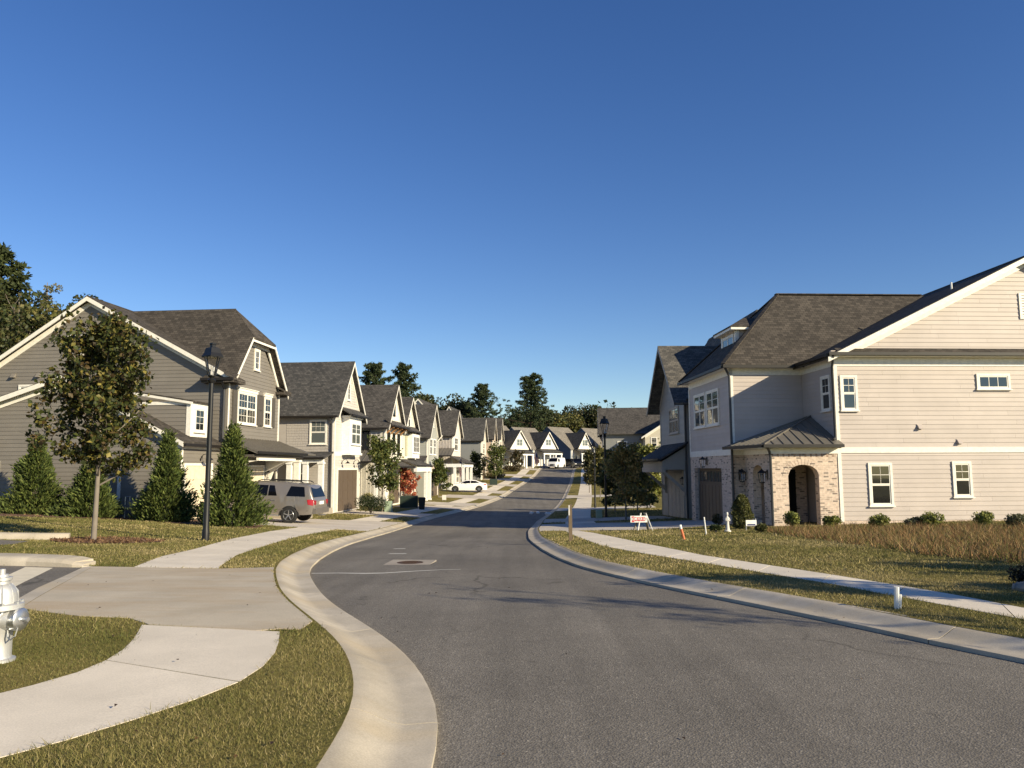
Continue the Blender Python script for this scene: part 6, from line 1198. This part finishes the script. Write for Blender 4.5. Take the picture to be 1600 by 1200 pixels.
street_tree('street_tree', 'yellowing far tree between the two right-hand lamp posts', 938, 780, 692, 24, [(.14, .13, .04), (.10, .10, .03), (.19, .16, .05)], 2000, 23, .2, group='trees on the right', size=.32)
street_tree('street_tree', 'olive tree between the right lamp post and the far walk', 961, 800, 702, 46, [(.10, .10, .03), (.14, .13, .04), (.075, .08, .025)], 4200, 26, .08, group='trees on the right', size=.24)
street_tree('street_tree', 'slim dark tree far up the right sidewalk', 921, 770, 700, 16, DK, 1200, 24, .2, group='trees on the right', size=.32)
street_tree('street_tree', 'dark dense tree deep between the lamp and the grey house', 996, 800, 722, 64, [(.09, .10, .035), (.16, .16, .055), (.10, .105, .04)], 2800, 25, .05, group='trees on the right', size=.22)
GRN = [(.05, .07, .022), (.075, .10, .03), (.035, .05, .016)]
def shrub(label, u, v, vt, w, cols, n=900, size=.07, kind='round', seed=0, name='shrub', group=None, Y=None, aspect=.55):
    b = G(u, v)
    sc = b.y/FPX; h = AT(u, vt, b.y).z - b.z; return bush(name, label, b, h, w*sc, n, size, cols, seed, group, kind=kind, aspect=aspect)
shrub('dark columnar evergreen against the greige house corner', 526, 799, 728, 26, [(.025, .04, .016), (.035, .052, .02)], 2600, .1, 'column', 1)
shrub('thin brown climbing shrub beside the brown garage of the greige house', 551, 797, 740, 18, [(.10, .07, .03), (.14, .10, .045), (.06, .06, .025)], 1100, .1, 'column', 2)
shrub('low clipped dark hedge in front of the white house', 579, 803, 772, 54, [(.022, .036, .014), (.032, .048, .018), (.05, .065, .024)], 4200, .08, 'round', 3, name='hedge'); shrub('tuft of yellow grass on top of the dark hedge', 576, 790, 768, 20, [(.30, .26, .07), (.22, .20, .06)], 500, .16, 'round', 4, aspect=.2)
shrub('clump of pale yellow flowers behind the green pedestal', 611, 792, 771, 14, [(.55, .52, .22), (.45, .45, .2), (.12, .14, .05)], 500, .09, 'round', 5, name='flower_clump')
shrub('dark low shrubs at the foot of the grey-green house', 672, 772, 752, 30, GRN, 1500, .15, 'round', 6); shrub('brown low shrub bed beyond the white sedan', 770, 748, 737, 40, [(.12, .09, .04), (.08, .075, .03)], 1300, .22, 'round', 7); shrub('brown shrubs below the leftmost far cottage', 803, 737, 727, 34, [(.10, .07, .035), (.07, .06, .03)], 1300, .25, 'round', 8)
shrub('tall pale-tipped cone shrub in front of the brick porch', 1160, 826, 773, 34, [(.10, .105, .03), (.15, .145, .045), (.06, .065, .02)], 3200, .09, 'column', 9); shrub('dark round shrub at the shaded garage corner', 1123, 822, 800, 20, DK, 800, .07, 'round', 10); shrub('low spiky shrub left of the garden statue', 1119, 832, 820, 20, GRN, 700, .09, 'round', 11, aspect=.25)
shrub('loose dark shrub with open twigs before the grey house', 1055, 800, 756, 34, DK + [(.10, .08, .05)], 1100, .09, 'round', 12)
shrub('low shrub beside the builder sign', 1190, 832, 818, 20, [(.10, .10, .03), (.07, .075, .025)], 600, .07, 'round', 13)
for k, (u, v, vt, w) in enumerate([(1237, 827, 799, 24), (1301, 827, 805, 28), (1374, 826, 803, 30), (1456, 826, 797, 36), (1428, 826, 807, 28), (1537, 826, 798, 34), (1590, 826, 804, 40)]):
    shrub(['small green shrub at the arch of the brick porch', 'small green shrub at the brick and siding corner', 'yellow-green shrub below the larger ground-floor window', 'tallest green shrub in the dry grass between the two ground-floor windows', 'grey-green shrub just left of the tallest one', 'pointed green shrub right of the small ground-floor window', 'grey shrub at the right edge of the dry grass'][k], u, v, vt, w, [(.19, .21, .045), (.26, .26, .065), (.13, .15, .04)] if k not in (4, 6) else [(.17, .17, .09), (.13, .13, .065)], 1000, .085, 'round', 30+k, group='foundation shrubs of the cream house')
# dark shrub, its fieldstones and young trees at the right edge
b = G(1622, 918); bush('dark_shrub', 'dark shaded shrub over fieldstones at the right edge', b, .28, .7, 2200, .04, [(.012, .014, .008), (.02, .02, .01)], 50, cat='shrub')
for k, (u, v, r) in enumerate([(1590, 922, .07), (1604, 924, .10), (1602, 908, .09)]):
    p = G(u, v); mb = MB(); n = 9
    mb.lathe([(.02, -.1), (r, 0), (r*1.08, r*.5), (r*.8, r*1.0), (r*.3, r*1.25), (.01, r*1.28)], 9); mb.v = [(x*(1+.25*math.sin(7*y/r+k)), y*(1+.2*math.cos(5*x/r)), z*(1+.15*math.sin(9*x/r))) for x, y, z in mb.v]; o = mb.build('fieldstone', 'stone', smooth=True); o.location = p; tag(o, ['small fieldstone nearest the sidewalk at the right edge', 'larger fieldstone at the right edge of the sidewalk', 'upper fieldstone under the dark shrub at the right edge'][k], 'stone', 'fieldstones at the right edge')
tree('young_tree', 'slender sparse young tree standing right of the view, its shadow across the road', (11.0, 2.9, Tz(11, 2.9)), 5.6, 1.9, 2.2, .05, 500, .1, MAPLE, seed=31, shape='vase', clump=.1, limbs=9)
tree('young_tree', 'leafy tree just right of the view shading the right sidewalk', (14.0, 8.0, Tz(14.0, 8.0)), 3.0, 2.6, .4, .07, 4200, .16, GRN, seed=32, clump=.25, limbs=14)
tree('young_tree', 'low leafy tree right of the view beside the lawn', (10.4, 6.3, Tz(10.4, 6.3)), 3.7, 2.4, .5, .05, 3600, .14, GRN, seed=33, clump=.2, limbs=10)
# background woods
WOOD = [(.035, .048, .016), (.05, .065, .022), (.075, .08, .026), (.06, .055, .022)]
def bg(u, vt, Y, fn, **kw):
    t = AT(u, vt, Y); z = Tz(t.x, Y); return fn(base=(t.x, Y, z-.3), h=t.z-z+.3, **kw)
PG = 'pines behind the houses'
for k, (u, vt, Y, w, cb, lab) in enumerate([(588, 571, 118, 11, .45, 'pine crown behind the greige roof, left of a pair'), (633, 572, 125, 10.5, .4, 'pine crown behind the white house roof, right of a pair'), (753, 602, 165, 12, .4, 'pine behind the middle of the row'), (828, 587, 200, 19, .34, 'tallest lone pine with a bare trunk behind the far cottages'), (8, 392, 75, 13, .2, 'tall dense pine at the left edge above the taupe roof'), (-45, 400, 70, 12, .2, 'tall pine just outside the left edge')]):
    t = AT(u, vt, Y); z = Tz(t.x, Y); h = t.z-z; pine('pine_tree', lab, (t.x, Y, z), h, w, h*cb, seed=k+3, group=PG, n_clump=330 if k != 3 else 420, blades=30, cols=None if k not in (4, 5) else [(.05, .065, .022), (.07, .085, .03), (.035, .05, .016)])
BG = 'woodland trees behind the houses'
lab2 = ['far dark tree between the row and the lone pine', 'round dark tree behind the row roofs', 'tree behind the lone pine on its left', 'broad dark tree right of the lone pine', 'yellow-green tree above the middle far cottage', 'wide dark tree above the rightmost far cottage', 'dark tree left of the far lamp', 'pale thin tree above the far right roofs', 'thin pale tree behind the beige gable', 'dark tree behind the far lamp', 'green tree above the taupe gable', 'lower green tree left of the taupe gable', 'thin pale-leaved tree right of the edge pine', 'dark tree behind the taupe roof', 'far tree behind the pine pair', 'dense green tree at the left edge below the tall pine', 'green tree cut by the left edge']
for k, (u, vt, Y, w, ty) in enumerate([(705, 620, 175, 14, 0), (722, 624, 170, 12, 0), (800, 650, 215, 16, 0), (852, 640, 215, 17, 0), (880, 648, 205, 14, 1), (905, 636, 225, 22, 0), (930, 634, 220, 16, 0), (955, 630, 200, 12, 2), (985, 634, 170, 11, 2), (967, 645, 215, 16, 0), (80, 445, 78, 11, 0), (50, 470, 70, 9, 1), (72, 404, 85, 8, 2), (118, 452, 90, 10, 0), (660, 610, 190, 14, 0), (28, 430, 72, 12, 0), (-20, 455, 66, 12, 0)]):
    cols = [WOOD, [(.12, .12, .035), (.09, .10, .03), (.16, .14, .045)], [(.14, .145, .09), (.18, .17, .11), (.10, .11, .06)]][ty]
    t = AT(u, vt, Y); z = Tz(t.x, Y); h = max(5, t.z-z); broadtree('woodland_tree', lab2[k], (t.x, Y, z), h, w, seed=k, cols=cols, group=BG, n=(8000 if ty != 2 else 2600), size=.55*(Y/200)**.4 if ty != 2 else .3, gaps=0 if ty != 2 else .9)
for k, (x_, y_, h_, w_) in enumerate([(25, 117, 11, 10), (30, 133, 12.5, 11)]): broadtree('woodland_tree', ['dark tree behind the grey gabled house roof', 'tall dark tree deep behind the right-hand houses'][k], (x_, y_, Tz(x_, y_)), h_, w_, seed=60+k, cols=WOOD, group=BG, n=5200, size=.45)
# far wood that closes the view
V = []; RNG = np.random.default_rng(77); n = 60000
xs = RNG.uniform(-260, 260, n); yy = 262 + RNG.normal(size=n)*14 + np.abs(xs)*.12; hh = 13 + 3.0*np.sin(xs*.09) + 2.2*np.sin(xs*.23+1) + RNG.normal(size=n)*.8; zz = np.array(T(xs, yy)) + hh*RNG.uniform(.02, 1, n)**.7
C = np.stack([xs, yy, zz], 1); wood = leaf_faces(C, RNG.uniform(.8, 1.9, n), .8, pick(WOOD, n), name='far_wood'); tag(wood, kind='stuff'); wood['label'] = 'far-off mass of mixed woodland behind the houses'

# ------------------------------------------------------------------ grass
RNG = np.random.default_rng(5)
def paved_mask(x, y):
    m = (x > xLb(y)+.02) & (x < xRb(y)-.02); xj = x+RNG.normal(size=len(x))*.022; yj = y+RNG.normal(size=len(x))*.022
    for p in PAVED: m |= in_poly(xj, yj, p)
    return m
def blades(name, x, y, hgt, wid, tint, lean=1.3, mat='grassblade'):
    n = len(x); z = np.array(T(x, y)) + wob(x, y) - .01; a = RNG.uniform(0, 2*math.pi, n); b = RNG.uniform(0, 2*math.pi, n)
    base = np.stack([x, y, z], 1); s = np.stack([np.cos(a), np.sin(a), np.zeros(n)], 1)*wid[:, None]; le = np.stack([np.cos(b), np.sin(b), np.zeros(n)], 1)*(hgt*RNG.uniform(0, lean, n))[:, None]
    up = np.zeros((n, 3)); up[:, 2] = hgt
    V = np.stack([base-s, base+s, base+up+le], 1).reshape(-1, 3); i = np.arange(n)*3; o = raw_mesh(name, V, np.stack([i, i+1, i+2], 1), mat, np.repeat(tint, 3, axis=0)); tag(o, kind='stuff'); return o
def patchy(x, y, s=.45): return .5+.28*np.sin(x*1.7*s+2.1*np.sin(y*.9*s))+.22*np.sin(y*2.9*s+1.7*np.sin(x*2.3*s)+1)
GC = np.array([(.108, .116, .034), (.165, .158, .052), (.265, .225, .09), (.41, .335, .175)])
def lawn_tint(x, y, dry=0.):
    f = np.clip(patchy(x, y)*.6 + patchy(y+3, x, 1.7)*.35 + RNG.normal(size=len(x))*.27 + dry - .08, 0, 1)*2.999; i = f.astype(int); i = np.clip(i, 0, 2); t = (f-i)[:, None]; return (GC[i]*(1-t)+GC[i+1]*t)*(1+RNG.uniform(-.2, .2, (len(x), 1)))
def lawn(y0, y1, dens, h, w, lo=-.9, hi=.95, side=0):
    A = []; n = int((y1-y0)*(hi-lo)*(y0+y1)/2*dens); y = np.sqrt(RNG.uniform(y0*y0, y1*y1, n)); x = y*RNG.uniform(lo, hi, n); k = ~paved_mask(x, y); x, y = x[k], y[k]
    return x, y, RNG.uniform(.45, 1.25, len(x))*h*np.where(RNG.uniform(0, 1, len(x)) < .04, 2.0, 1.)*(.75+.5*patchy(x+9, y, 2.1)), np.full(len(x), w)
for (y0, y1, d, h, w) in ((3.2, 7, 12000, .026, .0030), (7, 12, 4200, .028, .0050), (12, 20, 900, .036, .010), (20, 34, 230, .042, .019), (34, 60, 30, .055, .04)):
    x, y, hh, ww = lawn(y0, y1, d, h, w); o = blades('grass', x, y, hh, ww, lawn_tint(x, y, np.where(x > 0, .2, .06))); o['label'] = 'short clipped lawn grass beside the road and walks'
# tall dry grass before the cream house
n = 80000; q = [(G(u, v).x, G(u, v).y) for u, v in [(1190, 829), (1230, 838), (1300, 847), (1380, 858), (1450, 868), (1520, 876), (1640, 884), (1900, 905), (2100, 880), (2100, 824), (1640, 824), (1500, 823), (1300, 826)]]
xs = RNG.uniform(min(p[0] for p in q), max(p[0] for p in q), n); ys_ = RNG.uniform(min(p[1] for p in q), max(p[1] for p in q), n); k = in_poly(xs, ys_, q); xs, ys_ = xs[k], ys_[k]
o = blades('dry_grass', xs, ys_, RNG.uniform(.05, .27, len(xs))*(.5+.9*patchy(xs, ys_, 1.9)), RNG.uniform(.006, .014, len(xs)), pick([(.25, .15, .07), (.32, .20, .095), (.20, .11, .055), (.36, .26, .13), (.16, .13, .05), (.13, .14, .04)], len(xs)), 1.6); o['label'] = 'tall dry brown grass in front of the cream house'

# fallen leaves on the road, walks and lawns
n = 260; y = np.concatenate([RNG.uniform(3.5, 9, 60), RNG.uniform(9, 26, n-60)]); x = y*RNG.uniform(-.7, .7, n)
road = (x > xL(y)) & (x < xR(y)); keep = ~road | (RNG.uniform(0, 1, n) < .3); x, y = x[keep], y[keep]; road = road[keep]
C = np.stack([x, y, np.array(T(x, y)) + np.where(road, -.035, .022)], 1)
V = []; Fq = []
for c in C:
    a = RNG.uniform(0, 6.28); s = RNG.uniform(.010, .024); d = np.array([math.cos(a), math.sin(a), 0])*s; e = np.array([-math.sin(a), math.cos(a), 0])*s*.6; o = len(V); V += [c-d, c+e+[0, 0, .012], c+d+[0, 0, .004], c-e+[0, 0, .010]]; Fq.append((o, o+1, o+2, o+3))
o = raw_mesh('fallen_leaves', np.array(V), np.array(Fq), 'leaf', np.repeat(pick([(.09, .05, .025), (.05, .03, .02), (.16, .09, .035), (.03, .022, .016)], len(C)), 4, axis=0)); tag(o, kind='stuff'); o['label'] = 'scattered fallen brown leaves on the pavement and grass'
